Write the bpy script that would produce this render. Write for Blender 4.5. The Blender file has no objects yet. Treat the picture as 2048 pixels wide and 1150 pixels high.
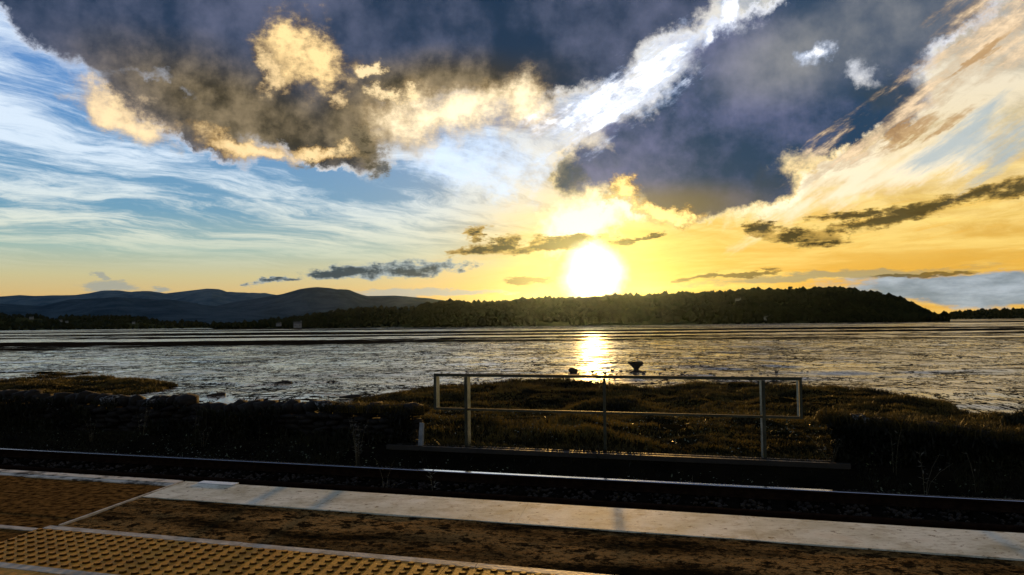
import bpy, math, random
import numpy as np
from math import radians as R, sin, cos, pi
from mathutils import Vector, Matrix

random.seed(7)
rng = np.random.default_rng(7)
scene = bpy.context.scene
col = scene.collection

# ------------------------------------------------------------------ camera
F = 1547.0                       # focal length in pixels of the 2048 px wide photograph
EYE = 1.6                        # eye height over the platform (platform top is z = 0)
PITCH = math.atan((642 - 575) / F)
ROLL = R(-0.65)
camd = bpy.data.cameras.new('camera')
camd.sensor_width = 36.0
camd.lens = 36.0 * F / 2048.0
camd.clip_start = 0.1
camd.clip_end = 40000.0
cam = bpy.data.objects.new('camera', camd)
col.objects.link(cam)
fwd = Vector((0, cos(PITCH), sin(PITCH)))
up0 = Vector((0, -sin(PITCH), cos(PITCH)))
rt0 = Vector((1, 0, 0))
cr, sr = cos(ROLL), sin(ROLL)
rt = rt0 * cr + up0 * sr
up = up0 * cr - rt0 * sr
m = Matrix((rt, up, -fwd)).transposed().to_4x4()
m.translation = Vector((0, 0, EYE))
cam.matrix_world = m
scene.camera = cam


def ray(x, y):
    """direction seen at a point of the 2048 x 1150 photograph"""
    d = rt * ((x - 1024) / F) + up * ((575 - y) / F) + fwd
    return d.normalized()


def on_plane(x, y, z):
    d = ray(x, y)
    k = (z - EYE) / d.z
    return Vector((d.x * k, d.y * k, z))


def azel(x, y):
    d = ray(x, y)
    return math.degrees(math.atan2(d.x, d.y)), math.degrees(math.asin(d.z))


# ------------------------------------------------------------------ view
scene.view_settings.view_transform = 'Standard'
scene.view_settings.look = 'None'
scene.view_settings.exposure = 0.3
scene.view_settings.gamma = 1.0
scene.view_settings.use_curve_mapping = False
scene.cycles.use_denoising = True
scene.cycles.max_bounces = 6
scene.cycles.diffuse_bounces = 2
scene.cycles.glossy_bounces = 3
scene.cycles.transmission_bounces = 2
scene.cycles.transparent_max_bounces = 8
scene.cycles.volume_bounces = 0
scene.cycles.sample_clamp_indirect = 6.0
scene.cycles.sample_clamp_direct = 20.0

# ------------------------------------------------------------------ sun and sky
SUN_AZ, SUN_EL = azel(1185, 566)
world = bpy.data.worlds.new('World')
scene.world = world
world.use_nodes = True
wt = world.node_tree
wt.nodes.clear()


class Graph:
    """small helper that turns arithmetic into shader nodes"""

    def __init__(self, tree):
        self.t = tree

    def put(self, sock, v):
        if isinstance(v, S):
            self.t.links.new(v.s, sock)
        elif isinstance(v, (tuple, list)) and sock.type == 'RGBA' and len(v) == 3:
            sock.default_value = (*v, 1.0)
        else:
            sock.default_value = v

    def math(self, op, a, b=None, c=None, clamp=False):
        n = self.t.nodes.new('ShaderNodeMath')
        n.operation = op
        n.use_clamp = clamp
        self.put(n.inputs[0], a)
        if b is not None:
            self.put(n.inputs[1], b)
        if c is not None:
            self.put(n.inputs[2], c)
        return S(self, n.outputs[0])

    def vmath(self, op, a, b=None, out=0):
        n = self.t.nodes.new('ShaderNodeVectorMath')
        n.operation = op
        self.put(n.inputs[0], a)
        if b is not None:
            if op == 'SCALE':
                self.put(n.inputs['Scale'], b)
            else:
                self.put(n.inputs[1], b)
        return S(self, n.outputs[out])

    def xyz(self, x, y, z=0.0):
        n = self.t.nodes.new('ShaderNodeCombineXYZ')
        for i, v in enumerate((x, y, z)):
            self.put(n.inputs[i], v)
        return S(self, n.outputs[0])

    def sep(self, v):
        n = self.t.nodes.new('ShaderNodeSeparateXYZ')
        self.put(n.inputs[0], v)
        return [S(self, o) for o in n.outputs]

    def noise(self, vec, scale=1.0, detail=4.0, rough=0.55, color=False, dist=0.0):
        n = self.t.nodes.new('ShaderNodeTexNoise')
        self.put(n.inputs['Vector'], vec)
        n.inputs['Scale'].default_value = scale
        n.inputs['Detail'].default_value = detail
        n.inputs['Roughness'].default_value = rough
        n.inputs['Distortion'].default_value = dist
        return S(self, n.outputs['Color' if color else 'Fac'])

    def voronoi(self, vec, scale=1.0, feature='F1', out='Distance'):
        n = self.t.nodes.new('ShaderNodeTexVoronoi')
        n.feature = feature
        self.put(n.inputs['Vector'], vec)
        n.inputs['Scale'].default_value = scale
        return S(self, n.outputs[out])

    def place(self, vec, loc, rot, scl):
        n = self.t.nodes.new('ShaderNodeMapping')
        n.vector_type = 'TEXTURE'
        self.put(n.inputs['Vector'], vec)
        n.inputs['Location'].default_value = (loc[0], loc[1], 0)
        n.inputs['Rotation'].default_value = (0, 0, rot)
        n.inputs['Scale'].default_value = (scl[0], scl[1], 1)
        return S(self, n.outputs[0])

    def mix(self, f, a, b):
        n = self.t.nodes.new('ShaderNodeMix')
        n.data_type = 'RGBA'
        n.clamp_factor = True
        self.put(n.inputs[0], f)
        self.put(n.inputs[6], a)
        self.put(n.inputs[7], b)
        return S(self, n.outputs[2])

    def smooth(self, v, lo, hi, a=0.0, b=1.0):
        n = self.t.nodes.new('ShaderNodeMapRange')
        n.interpolation_type = 'SMOOTHSTEP'
        self.put(n.inputs[0], v)
        for i, q in enumerate((lo, hi, a, b)):
            self.put(n.inputs[1 + i], q)
        return S(self, n.outputs[0])

    def ramp(self, v, stops):
        n = self.t.nodes.new('ShaderNodeValToRGB')
        self.put(n.inputs[0], v)
        e = n.color_ramp.elements
        while len(e) > 1:
            e.remove(e[-1])
        e[0].position = stops[0][0]
        e[0].color = (*stops[0][1], 1)
        for p, c in stops[1:]:
            k = e.new(p)
            k.color = (*c, 1)
        return S(self, n.outputs[0])


class S:
    def __init__(self, g, s):
        self.g, self.s = g, s

    def __add__(self, o): return self.g.math('ADD', self, o)
    __radd__ = __add__
    def __sub__(self, o): return self.g.math('SUBTRACT', self, o)
    def __rsub__(self, o): return self.g.math('SUBTRACT', o, self)
    def __mul__(self, o): return self.g.math('MULTIPLY', self, o)
    __rmul__ = __mul__
    def __truediv__(self, o): return self.g.math('DIVIDE', self, o)
    def max(self, o): return self.g.math('MAXIMUM', self, o)
    def smax(self, o, k): return self.g.math('SMOOTH_MAX', self, o, k)
    def min(self, o): return self.g.math('MINIMUM', self, o)
    def __rtruediv__(self, o): return self.g.math('DIVIDE', o, self)
    def pow(self, o): return self.g.math('POWER', self, o)
    def exp(self): return self.g.math('EXPONENT', self)
    def clamp(self): return self.g.math('ADD', self, 0.0, clamp=True)


def build_sky():
    g = Graph(wt)
    tc = wt.nodes.new('ShaderNodeTexCoord')
    D = S(g, tc.outputs['Generated'])
    dx, dy, dz = g.sep(D)
    az = g.math('ARCTAN2', dx, dy) * 57.29578
    el = g.math('ARCSINE', dz) * 57.29578
    P = g.xyz(az, el, 0.0)
    # wobble of the outlines, in degrees
    n1 = g.noise(P, 0.16, 8, 0.68, color=True)
    n1v = g.vmath('SUBTRACT', n1, (0.5, 0.5, 0.5))
    P1 = g.vmath('ADD', P, g.vmath('MULTIPLY', n1v, (8.0, 6.5, 0.0)))
    PS = g.vmath('MULTIPLY', P, (0.16, 0.55, 1.0))
    n2 = g.noise(PS, 1.0, 8, 0.72, color=True)
    n2v = g.vmath('SUBTRACT', n2, (0.5, 0.5, 0.5))
    P2 = g.vmath('ADD', P, g.vmath('MULTIPLY', n2v, (8.0, 2.2, 0.0)))
    fb = g.noise(P, 0.22, 8, 0.62) - 0.5           # billows
    fb2 = g.noise(g.vmath('ADD', P, (7.0, 3.0, 5.0)), 0.55, 6, 0.6) - 0.5
    # the same billows a little nearer to the sun: their difference is the lit side
    rel = (fb - (g.noise(g.vmath('ADD', P, (0.5, -0.7, 0.0)), 0.22, 8, 0.62) - 0.5))
    fs = g.noise(PS, 1.7, 7, 0.65) - 0.5           # streaks

    soft = g.noise(g.vmath('ADD', P, (31.0, 4.0, 2.0)), 0.085, 5, 0.5) - 0.5      # broad tones inside the masses
    fb3 = g.noise(g.vmath('MULTIPLY', P, (0.75, 1.5, 1.0)), 1.5, 6, 0.7) - 0.5   # lace

    PD = g.vmath('MULTIPLY', g.place(P, (0, 0), R(31), (1, 1)), (0.13, 0.62, 1.0))
    fd = g.noise(PD, 1.0, 8, 0.66) - 0.5                      # streaks that climb to the right
    P3 = g.vmath('ADD', P, g.vmath('MULTIPLY', g.vmath('SUBTRACT', g.noise(PD, 0.9, 8, 0.68, color=True), (.5, .5, .5)), (9.0, 7.0, 0.0)))
    puff = rel * 3.0 + fb2 * 0.8 + fb3 * 0.7

    def blob(p, x, y, rx, ry, ang=0.0):
        a, e = azel(x, y)
        k = math.degrees(1 / F) * cos(R(a)) ** 1.0
        return g.vmath('LENGTH', g.place(p, (a, e), R(ang), (rx * k, ry * k)), out=1)

    def field(p, items):
        f = None
        for it in items:
            q = 1.0 - blob(p, *it)
            f = q if f is None else f.smax(q, 0.25)
        return f

    # --- clear air
    sky = wt.nodes.new('ShaderNodeTexSky')
    sky.sky_type = 'NISHITA'
    sky.sun_disc = False
    sky.sun_elevation = R(SUN_EL)
    sky.sun_rotation = R(SUN_AZ)
    sky.air_density = 1.0
    sky.dust_density = 1.5
    sky.ozone_density = 2.0
    nish = g.vmath('SCALE', S(g, sky.outputs[0]), 0.035)
    cold = g.ramp(el / 60.0, [(0.0, (.80, .46, .13)), (.03, (.78, .52, .20)), (.055, (.66, .60, .33)), (.085, (.40, .56, .50)),
                              (.13, (.16, .38, .56)), (.24, (.125, .32, .66)), (.40, (.11, .27, .70)), (.75, (.09, .18, .40)), (1, (.06, .12, .28))])
    warm = g.ramp(el / 60.0, [(0.0, (.85, .44, .06)), (.05, (.86, .45, .045)), (.12, (.86, .54, .11)), (.20, (.68, .56, .34)),
                              (.30, (.52, .54, .52)), (.42, (.36, .42, .50)), (.75, (.10, .18, .36)), (1, (.06, .12, .28))])
    wmask = g.smooth(az - el * 0.55 + fb * 6.0, -13.0, 13.0)
    east = g.smooth(g.math('ABSOLUTE', az), 48.0, 105.0)
    base = g.mix(wmask, cold, warm)
    base = g.mix(east, base, g.ramp(el / 60.0, [(0.0, (.11, .11, .14)), (.3, (.08, .11, .18)), (1.0, (.06, .09, .17))]))
    base = g.mix(0.30, base, nish)

    # --- high thin cloud, streaks that run together with distance
    zz = dz.max(0.0) + 0.09
    pl = g.xyz(dx / zz, dy / zz, 0.0)
    plr = g.place(pl, (0, 0), R(48), (1.0, 1.0))
    plw = g.vmath('ADD', plr, g.vmath('SCALE', g.vmath('SUBTRACT', g.noise(plr, 0.8, 4, 0.5, color=True), (.5, .5, .5)), 1.1))
    ci = g.noise(g.vmath('MULTIPLY', plw, (0.55, 1.7, 1.0)), 1.5, 10, 0.72)
    ci2 = g.noise(g.vmath('MULTIPLY', plw, (0.5, 1.1, 1.0)), 0.8, 5, 0.5)
    cim = g.smooth(ci * 0.80 + ci2 * 0.40, 0.505, 0.69) * g.smooth(el, 3.0, 7.0)
    cold_ci = g.mix(g.smooth(el, 4.0, 12.0), (.74, .72, .52), (.76, .85, .93))
    warm_ci = g.mix(g.smooth(el, 4.0, 16.0), (.86, .62, .18), (.84, .74, .56))
    base = g.mix(cim * 0.74, base, g.mix(wmask, cold_ci, warm_ci))
    # low golden ripples under the sun side
    lowr = g.smooth(g.noise(g.vmath('MULTIPLY', P, (0.09, 1.0, 1.0)), 1.0, 6, 0.6), 0.42, 0.66)
    base = g.mix(lowr * wmask * g.smooth(el, 15.0, 5.0) * 0.6, base, (.92, .68, .20))
    lowd = g.smooth(g.noise(g.vmath('MULTIPLY', g.place(P, (0, 0), R(9), (1, 1)), (0.09, 0.8, 2.0)), 1.6, 8, 0.72), 0.49, 0.66)
    base = g.mix(lowd * wmask * g.smooth(el, 14.0, 5.0) * 0.6, base, (.74, .40, .06))

    # --- aureole round the sun
    sx, sy = azel(1185, 548)
    ang = g.vmath('LENGTH', g.vmath('SUBTRACT', P, (sx, sy, 0.0)), out=1)
    halo_w = (ang * (-1 / 4.2)).exp()
    base = g.mix(halo_w * 0.95, base, (1.20, .70, .08))

    state = {'C': base, 'A': None, 'sh': None}

    def flush():
        if state['C'] is None:
            return
        bgn = wt.nodes.new('ShaderNodeBackground')
        bgn.inputs['Strength'].default_value = 0.1
        C, A = state['C'], state['A']
        if A is None:
            wt.links.new(g.vmath('SCALE', C, 10.0).s, bgn.inputs['Color'])
            state['sh'] = bgn.outputs[0]
        else:
            wt.links.new(g.vmath('SCALE', C, 10.0 / (A + 0.0005)).s, bgn.inputs['Color'])
            mx = wt.nodes.new('ShaderNodeMixShader')
            wt.links.new(A.s, mx.inputs[0])
            wt.links.new(state['sh'], mx.inputs[1])
            wt.links.new(bgn.outputs[0], mx.inputs[2])
            state['sh'] = mx.outputs[0]
        state['C'], state['A'] = None, None

    def lay(dens, colour):
        if state['C'] is None:
            state['C'] = g.vmath('SCALE', colour, dens) if isinstance(colour, S) else g.mix(dens, (0, 0, 0), colour)
            state['A'] = dens
        else:
            state['C'] = g.mix(dens, state['C'], colour)
            if state['A'] is not None:
                state['A'] = 1.0 - (1.0 - state['A']) * (1.0 - dens)

    def patch(p, items, colour, nz, amp=0.9, lo=0.0, hi=0.5, op=1.0):
        f = field(p, items) + nz * amp
        if isinstance(colour, list):            # [thin edge, heart]: the heart glows
            colour = g.mix(g.smooth(f + puff * 0.55, lo + 0.05, max(hi, 0.35) + 0.35), colour[0], colour[1])
        lay(g.smooth(f, lo, hi) * op, colour)

    flush()
    # bright thin white sheets
    patch(P1, [(960, 330, 190, 70, -10), (880, 310, 60, 60, 0)], (.66, .80, 1.0), fb2 + fb3 * 0.5, 1.7, 0.0, 1.0, 0.75)
    patch(P1, [(1170, 440, 120, 75, 30), (1240, 420, 90, 40, 0)], (1.25, 1.1, .72), fb2, 1.2, 0.0, 0.7, 0.95)
    patch(P1, [(1700, 330, 260, 90, 28), (1900, 300, 220, 70, 20)], (.90, .78, .56), fd, 2.6, 0.0, 0.8, 0.9)
    patch(P3, [(1980, 270, 150, 100, 28)], (.30, .40, .47), fd, 3.0, 0.1, 0.9, 0.75)
    patch(P1, [(1560, 400, 130, 36, 25)], (1.1, .98, .70), fb2, 1.4, 0.0, 0.7, 0.9)

    # --- dark cloud masses
    deck = g.smooth(el, 25.0, 36.0) * 1.6 - 0.6
    FA = field(P1, [(90, 0, 260, 80, -32), (520, -10, 200, 90, 0), (300, 20, 380, 130, -20), (560, 160, 330, 130, -14), (680, 260, 120, 75, -30), (350, 220, 200, 60, -22),
                    (830, 60, 360, 150, 0), (1080, 70, 260, 120, 8), (1240, 20, 180, 110, 30)])
    FA = FA.smax(deck, 0.3) + fb * 0.9 + fb3 * 0.18
    edge = g.smooth(soft + fb2 * 0.3, -0.15, 0.15, 0.02, 0.42)
    dA = g.smooth(FA, -0.10, edge)
    tA = g.smooth(FA, -0.06, edge * 0.8 + 0.16)
    brown = g.smooth(field(P, [(500, 235, 360, 120, -16), (720, 260, 160, 110, 0), (880, 180, 300, 80, 5)]) + soft * 0.8, -0.2, 0.7)
    darkA = g.mix(brown, g.mix(g.smooth(soft + fb * 0.45 + fb2 * 0.2, -0.18, 0.20), (.013, .032, .068), (.115, .130, .205)), g.mix(g.smooth(soft * 0.9 + rel * 0.9 + fb2 * 0.3 + fb * 0.3, -.22, .22), (.040, .034, .022), (.26, .20, .12)))
    rimA = g.mix(g.smooth(az, -30.0, -4.0), (.55, .60, .72), (.78, .74, .68))
    cA = g.mix(tA, rimA, darkA)
    flush()
    lay(dA, cA)
    flush()

    # lit parts of the first cloud
    patch(P1, [(608, 98, 110, 78, -10), (560, 110, 70, 60, 0)], [(.14, .095, .055), (1.05, .74, .34)], fb2 + fb3 * 0.5, 1.3, -0.1, 0.6, 0.97)
    patch(P1, [(545, 135, 45, 50, 0), (672, 195, 32, 38, 0)], [(.16, .11, .06), (.80, .58, .30)], fb2 + fb3 * 0.6, 1.6, 0.05, 0.6, 0.85)
    patch(P1, [(235, 225, 125, 52, -24)], [(.42, .32, .22), (1.0, .74, .40)], fb2 + fb3 * 0.4, 1.0, -0.05, 0.6, 0.92)
    patch(P1, [(500, 290, 150, 30, -12), (660, 300, 80, 20, 0)], [(.40, .24, .08), (1.0, .72, .36)], fb2 + fb3 * 0.4, 1.2, -0.05, 0.6, 0.9)
    patch(P1, [(900, 225, 235, 70, 6), (1040, 205, 90, 80, 20)], [(.42, .28, .12), (1.2, .98, .64)], fb2 + fb3 * 0.4, 1.0, -0.1, 0.8, 0.97)
    patch(P1, [(790, 185, 75, 26, -5), (740, 130, 50, 22, 10)], [(.20, .14, .07), (1.0, .76, .42)], fb2 + fb3 * 0.6, 2.0, 0.05, 0.6, 0.9)
    flush()
    # ragged dark shreds hanging under it
    patch(P1, [(715, 290, 75, 40, -40), (760, 335, 26, 26, -40), (640, 325, 20, 18, 0)], [(.24, .19, .11), (.045, .038, .022)], fb2 + fb3, 2.2, 0.05, 0.9, 0.85)

    flush()
    # --- second dark cloud
    FB = field(P1, [(1430, 255, 310, 140, 12), (1260, 335, 170, 70, 0), (1420, 375, 190, 70, 2), (1640, 235, 190, 80, 10),
                    (1520, 150, 260, 90, 12), (1620, 60, 330, 90, 8), (1830, 40, 180, 110, 30)]) + fb * 0.75 + fb3 * 0.20
    dB = g.smooth(FB, -0.06, edge * 0.8)
    tB = g.smooth(FB, -0.02, edge * 0.8 + 0.18)
    greyer = g.smooth(field(P, [(1720, 70, 360, 120, 10)]), -0.1, 0.7)
    goldb = g.smooth(field(P, [(1330, 415, 260, 60, 0)]), -0.1, 0.8)
    darkB = g.mix(g.smooth(soft + fb * 0.45 + fb2 * 0.2 + rel * 0.3, -0.19, 0.20), (.016, .044, .090), (.130, .142, .250))
    darkB = g.mix(greyer, darkB, g.mix(g.smooth(soft + fb * 0.6, -.22, .22), (.055, .08, .125), (.28, .28, .28)))
    darkB = g.mix(goldb * 0.8, darkB, (.17, .125, .055))
    cB = g.mix(tB, g.mix(g.smooth(el, 10.0, 17.0), (.92, .70, .34), (.82, .84, .90)), darkB)
    flush()
    lay(dB, cB)
    flush()
    # darkest knots
    patch(P1, [(1760, 175, 90, 38, 0), (1525, 365, 60, 38, 0), (1125, 345, 40, 55, 20)], (.030, .050, .075), fb2, 1.2, 0.0, 0.8, 0.85)
    # white burst between the two masses
    white = [(.45, .56, .80), (1.4, 1.4, 1.42)]
    patch(P3, [(1180, 222, 185, 62, 20), (1320, 130, 125, 46, 38)], white, fd + fb2 * 0.5 + fb3 * 0.6, 1.9, -0.05, 0.95, 0.97)
    patch(P1, [(1435, 15, 34, 60, -25), (1400, 60, 22, 40, -25), (1625, 105, 55, 38, 20)], white, fb2, 1.8, 0.1, 0.9, 0.75)
    flush()
    # gold puffs at the foot of the second cloud
    gold = [(.34, .18, .03), (1.35, .92, .32)]
    patch(P1, [(1228, 385, 55, 42, 20), (1330, 425, 95, 24, -8)], gold, fb2 + fb3 * 0.6, 1.8, 0.0, 0.55, 0.92)
    # tan billows at the upper right
    tan = [(.34, .23, .13), (.88, .66, .42)]
    patch(P3, [(1990, 60, 160, 110, 40), (1850, 180, 200, 46, 32), (1690, 285, 130, 34, 35)], tan, fd * 1.2 + fb3 * 0.5 + fb2 * 0.3, 2.0, 0.0, 1.0, 0.92)
    patch(P3, [(1830, 250, 110, 24, 25), (1960, 110, 60, 20, 35)], (.40, .23, .09), fd + fb3 * 0.5, 2.0, 0.05, 0.7, 0.8)

    flush()
    # --- low small clouds
    slate = [(.30, .36, .38), (.014, .034, .055)]
    umber = [(.50, .31, .07), (.006, .004, .001)]
    grey = (.31, .36, .40)
    patch(P2, [(1990, 580, 330, 42, -2)], g.mix(g.smooth(fs, -.2, .25), (.15, .20, .24), (.38, .44, .50)), fs, 0.9, 0.0, 0.3, 0.97)
    patch(P2, [(1650, 553, 330, 12, 2)], (.30, .26, .14), fs, 1.5, 0.0, 0.5, 0.8)
    patch(P2, [(860, 588, 210, 10, 0)], (.38, .38, .34), fs, 1.0, 0.0, 0.5, 0.8)
    patch(P2, [(800, 540, 165, 22, 3), (690, 545, 60, 20, 0), (560, 564, 70, 9, 4)], slate, fb3 * 0.9 + fb2 * 0.7 + fs * 0.5, 1.5, 0.05, 0.42, 0.96)
    flush()
    patch(P2, [(985, 490, 95, 18, 8), (955, 468, 38, 16, 0), (1110, 487, 140, 15, 8), (1285, 476, 70, 7, 5)], umber, fb3 * 0.9 + fb2 * 0.7 + fs * 0.5, 1.5, 0.05, 0.42, 0.95)
    patch(P2, [(1510, 452, 60, 26, -15), (1610, 472, 110, 17, -3), (1640, 487, 60, 12, 0)], umber, fb3 * 0.9 + fb2 * 0.7 + fs * 0.5, 1.5, 0.05, 0.42, 0.95)
    patch(P2, [(1850, 418, 250, 20, 12), (1700, 432, 100, 10, 8), (2030, 385, 70, 20, 14)], umber, fb3 * 0.9 + fb2 * 0.7 + fs * 0.5, 1.5, 0.05, 0.42, 0.9)
    patch(P2, [(1455, 552, 120, 6, 4), (1062, 560, 60, 8, 0), (1850, 547, 110, 6, 2)], (.10, .065, .015), fs, 1.2, 0.0, 0.4, 0.85)
    patch(P2, [(218, 575, 55, 13, -4), (195, 553, 22, 8, -30), (305, 580, 25, 6, 0)], (.30, .31, .27), fb2, 1.4, 0.0, 0.5, 0.85)

    # --- the glare of the sun itself in thin cloud
    flush()
    core = g.smooth(ang + fb * 2.2 + fb2 * 1.2, 2.8, 0.3)
    lay(core, (2.6, 2.4, 1.7))
    lay(g.smooth(el, -0.6, -2.5), (.03, .03, .03))          # below the horizon
    flush()
    glow = (ang * (-1 / 1.7)).exp() * g.smooth(el, -2.0, -0.5)
    bgg = wt.nodes.new('ShaderNodeBackground')
    bgg.inputs['Strength'].default_value = 0.1
    wt.links.new(g.vmath('SCALE', g.xyz(11.0, 7.9, 2.0), glow).s, bgg.inputs['Color'])
    ad = wt.nodes.new('ShaderNodeAddShader')
    wt.links.new(state['sh'], ad.inputs[0])
    wt.links.new(bgg.outputs[0], ad.inputs[1])
    out = wt.nodes.new('ShaderNodeOutputWorld')
    wt.links.new(ad.outputs[0], out.inputs['Surface'])


build_sky()
world.cycles.sampling_method = 'MANUAL'
world.cycles.sample_map_resolution = 1024

sund = bpy.data.lights.new('sun', 'SUN')
sund.energy = 4.2
sund.angle = R(0.8)
sund.color = (1.0, 0.54, 0.13)
sun = bpy.data.objects.new('sun', sund)
col.objects.link(sun)
sd = Vector((sin(R(SUN_AZ)) * cos(R(SUN_EL)), cos(R(SUN_AZ)) * cos(R(SUN_EL)), sin(R(SUN_EL))))
sun.rotation_euler = sd.to_track_quat('Z', 'Y').to_euler()
sun.location = (0, 0, 60)
#SKYEND
# ------------------------------------------------------------------ helpers
def tag(o, label=None, cat=None, group=None, kind=None):
    if label:
        o['label'] = label
    if cat:
        o['category'] = cat
    if group:
        o['group'] = group
    if kind:
        o['kind'] = kind
    return o


def empty(name, loc, rz=0.0):
    o = bpy.data.objects.new(name, None)
    o.location = loc
    o.rotation_euler = (0, 0, rz)
    col.objects.link(o)
    return o


def new_mesh(name, V, Fc, mat=None, smooth=False):
    me = bpy.data.meshes.new(name)
    if isinstance(V, np.ndarray) and isinstance(Fc, np.ndarray):
        n, k = Fc.shape
        me.vertices.add(len(V))
        me.vertices.foreach_set('co', np.ascontiguousarray(V, dtype=np.float32).ravel())
        me.loops.add(n * k)
        me.loops.foreach_set('vertex_index', np.ascontiguousarray(Fc, dtype=np.int32).ravel())
        me.polygons.add(n)
        me.polygons.foreach_set('loop_start', np.arange(0, n * k, k, dtype=np.int32))
        me.update(calc_edges=True)
    else:
        me.from_pydata([tuple(v) for v in V], [], [tuple(f) for f in Fc])
        me.update()
    if mat:
        me.materials.append(mat)
    if smooth:
        me.polygons.foreach_set('use_smooth', [True] * len(me.polygons))
    return me


def obj(name, me, parent=None, loc=(0, 0, 0), rot=(0, 0, 0), scl=(1, 1, 1)):
    o = bpy.data.objects.new(name, me)
    o.location = loc
    o.rotation_euler = rot
    o.scale = scl
    o.parent = parent
    col.objects.link(o)
    return o


def copy_tree(o, parent=None):
    c = o.copy()
    col.objects.link(c)
    c.parent = parent
    for ch in list(o.children):
        copy_tree(ch, c)
    return c


class MB:
    """collects boxes, tubes and prisms for one mesh"""

    def __init__(self):
        self.v, self.f = [], []

    def add(self, v, f):
        b = len(self.v)
        self.v += [tuple(p) for p in v]
        self.f += [tuple(i + b for i in q) for q in f]

    def hexa(self, c):
        """eight corners: four below, four above, both counter-clockwise from above"""
        self.add(c, [(3, 2, 1, 0), (4, 5, 6, 7), (0, 1, 5, 4), (1, 2, 6, 5), (2, 3, 7, 6), (3, 0, 4, 7)])

    def box(self, x0, x1, y0, y1, z0, z1):
        self.hexa([(x0, y0, z0), (x1, y0, z0), (x1, y1, z0), (x0, y1, z0), (x0, y0, z1), (x1, y0, z1), (x1, y1, z1), (x0, y1, z1)])

    def tube(self, pts, rad, n=5):
        pts = [Vector(p) for p in pts]
        if not isinstance(rad, (list, tuple)):
            rad = [rad] * len(pts)
        b = len(self.v)
        for i, p in enumerate(pts):
            d = (pts[min(i + 1, len(pts) - 1)] - pts[max(i - 1, 0)]).normalized()
            a = d.cross(Vector((0.31, 0.17, 0.93)))
            if a.length < 1e-3:
                a = d.cross(Vector((1, 0, 0)))
            a.normalize()
            e = d.cross(a)
            for k in range(n):
                q = p + (a * cos(2 * pi * k / n) + e * sin(2 * pi * k / n)) * rad[i]
                self.v.append(tuple(q))
        for i in range(len(pts) - 1):
            for k in range(n):
                k2 = (k + 1) % n
                self.f.append((b + i * n + k, b + i * n + k2, b + (i + 1) * n + k2, b + (i + 1) * n + k))
        self.f.append(tuple(b + k for k in reversed(range(n))))
        self.f.append(tuple(b + (len(pts) - 1) * n + k for k in range(n)))

    def mesh(self, name, mat=None, smooth=False):
        return new_mesh(name, self.v, self.f, mat, smooth)

    def obj(self, name, mat=None, parent=None, smooth=False, **k):
        return obj(name, self.mesh(name, mat, smooth), parent, **k)


# value noise on the plane, used to shape ground and ridges
_perm = np.random.default_rng(3).random((256, 256))


def vnoise(x, y):
    x = np.asarray(x, float); y = np.asarray(y, float)
    xi = np.floor(x).astype(int); yi = np.floor(y).astype(int)
    fx = x - xi; fy = y - yi
    fx = fx * fx * (3 - 2 * fx); fy = fy * fy * (3 - 2 * fy)
    a = _perm[xi % 256, yi % 256]; b = _perm[(xi + 1) % 256, yi % 256]
    c = _perm[xi % 256, (yi + 1) % 256]; d = _perm[(xi + 1) % 256, (yi + 1) % 256]
    return (a * (1 - fx) + b * fx) * (1 - fy) + (c * (1 - fx) + d * fx) * fy - 0.5


def fbm(x, y, o=4):
    s, a = 0, 1.0
    for i in range(o):
        s = s + a * vnoise(x * 2 ** i + 17 * i, y * 2 ** i + 5 * i)
        a *= 0.5
    return s


def sstep(x, a, b):
    k = np.clip((x - a) / (b - a), 0, 1)
    return k * k * (3 - 2 * k)


def grid(xs, ys, zf):
    X, Y = np.meshgrid(xs, ys, indexing='xy')
    Z = zf(X, Y)
    V = np.stack([X, Y, Z], -1).reshape(-1, 3)
    nx, ny = len(xs), len(ys)
    i = np.arange((ny - 1) * (nx - 1))
    r, c = i // (nx - 1), i % (nx - 1)
    a = r * nx + c
    return V, np.stack([a, a + 1, a + nx + 1, a + nx], -1)


# ------------------------------------------------------------------ materials
def material(name):
    mt = bpy.data.materials.new(name)
    mt.use_nodes = True
    t = mt.node_tree
    t.nodes.clear()
    out = t.nodes.new('ShaderNodeOutputMaterial')
    return mt, Graph(t), out


def principled(g, color, rough=0.8, spec=0.3, metal=0.0, bump=None, bstr=0.3, bdist=0.02):
    n = g.t.nodes.new('ShaderNodeBsdfPrincipled')
    g.put(n.inputs['Base Color'], color if isinstance(color, S) else (*color, 1.0))
    g.put(n.inputs['Roughness'], rough)
    g.put(n.inputs['Specular IOR Level'], spec)
    g.put(n.inputs['Metallic'], metal)
    if not isinstance(spec, S) and spec <= 0.1:
        n.inputs['IOR'].default_value = 1.0          # no sheen on dull, dirty surfaces
    if bump is not None:
        b = g.t.nodes.new('ShaderNodeBump')
        b.inputs['Strength'].default_value = bstr
        b.inputs['Distance'].default_value = bdist
        g.put(b.inputs['Height'], bump)
        g.t.links.new(b.outputs[0], n.inputs['Normal'])
    return n


def coords(g, kind='Object'):
    tc = g.t.nodes.new('ShaderNodeTexCoord')
    return S(g, tc.outputs[kind])


def wpos(g):
    n = g.t.nodes.new('ShaderNodeNewGeometry')
    return S(g, n.outputs['Position'])


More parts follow.
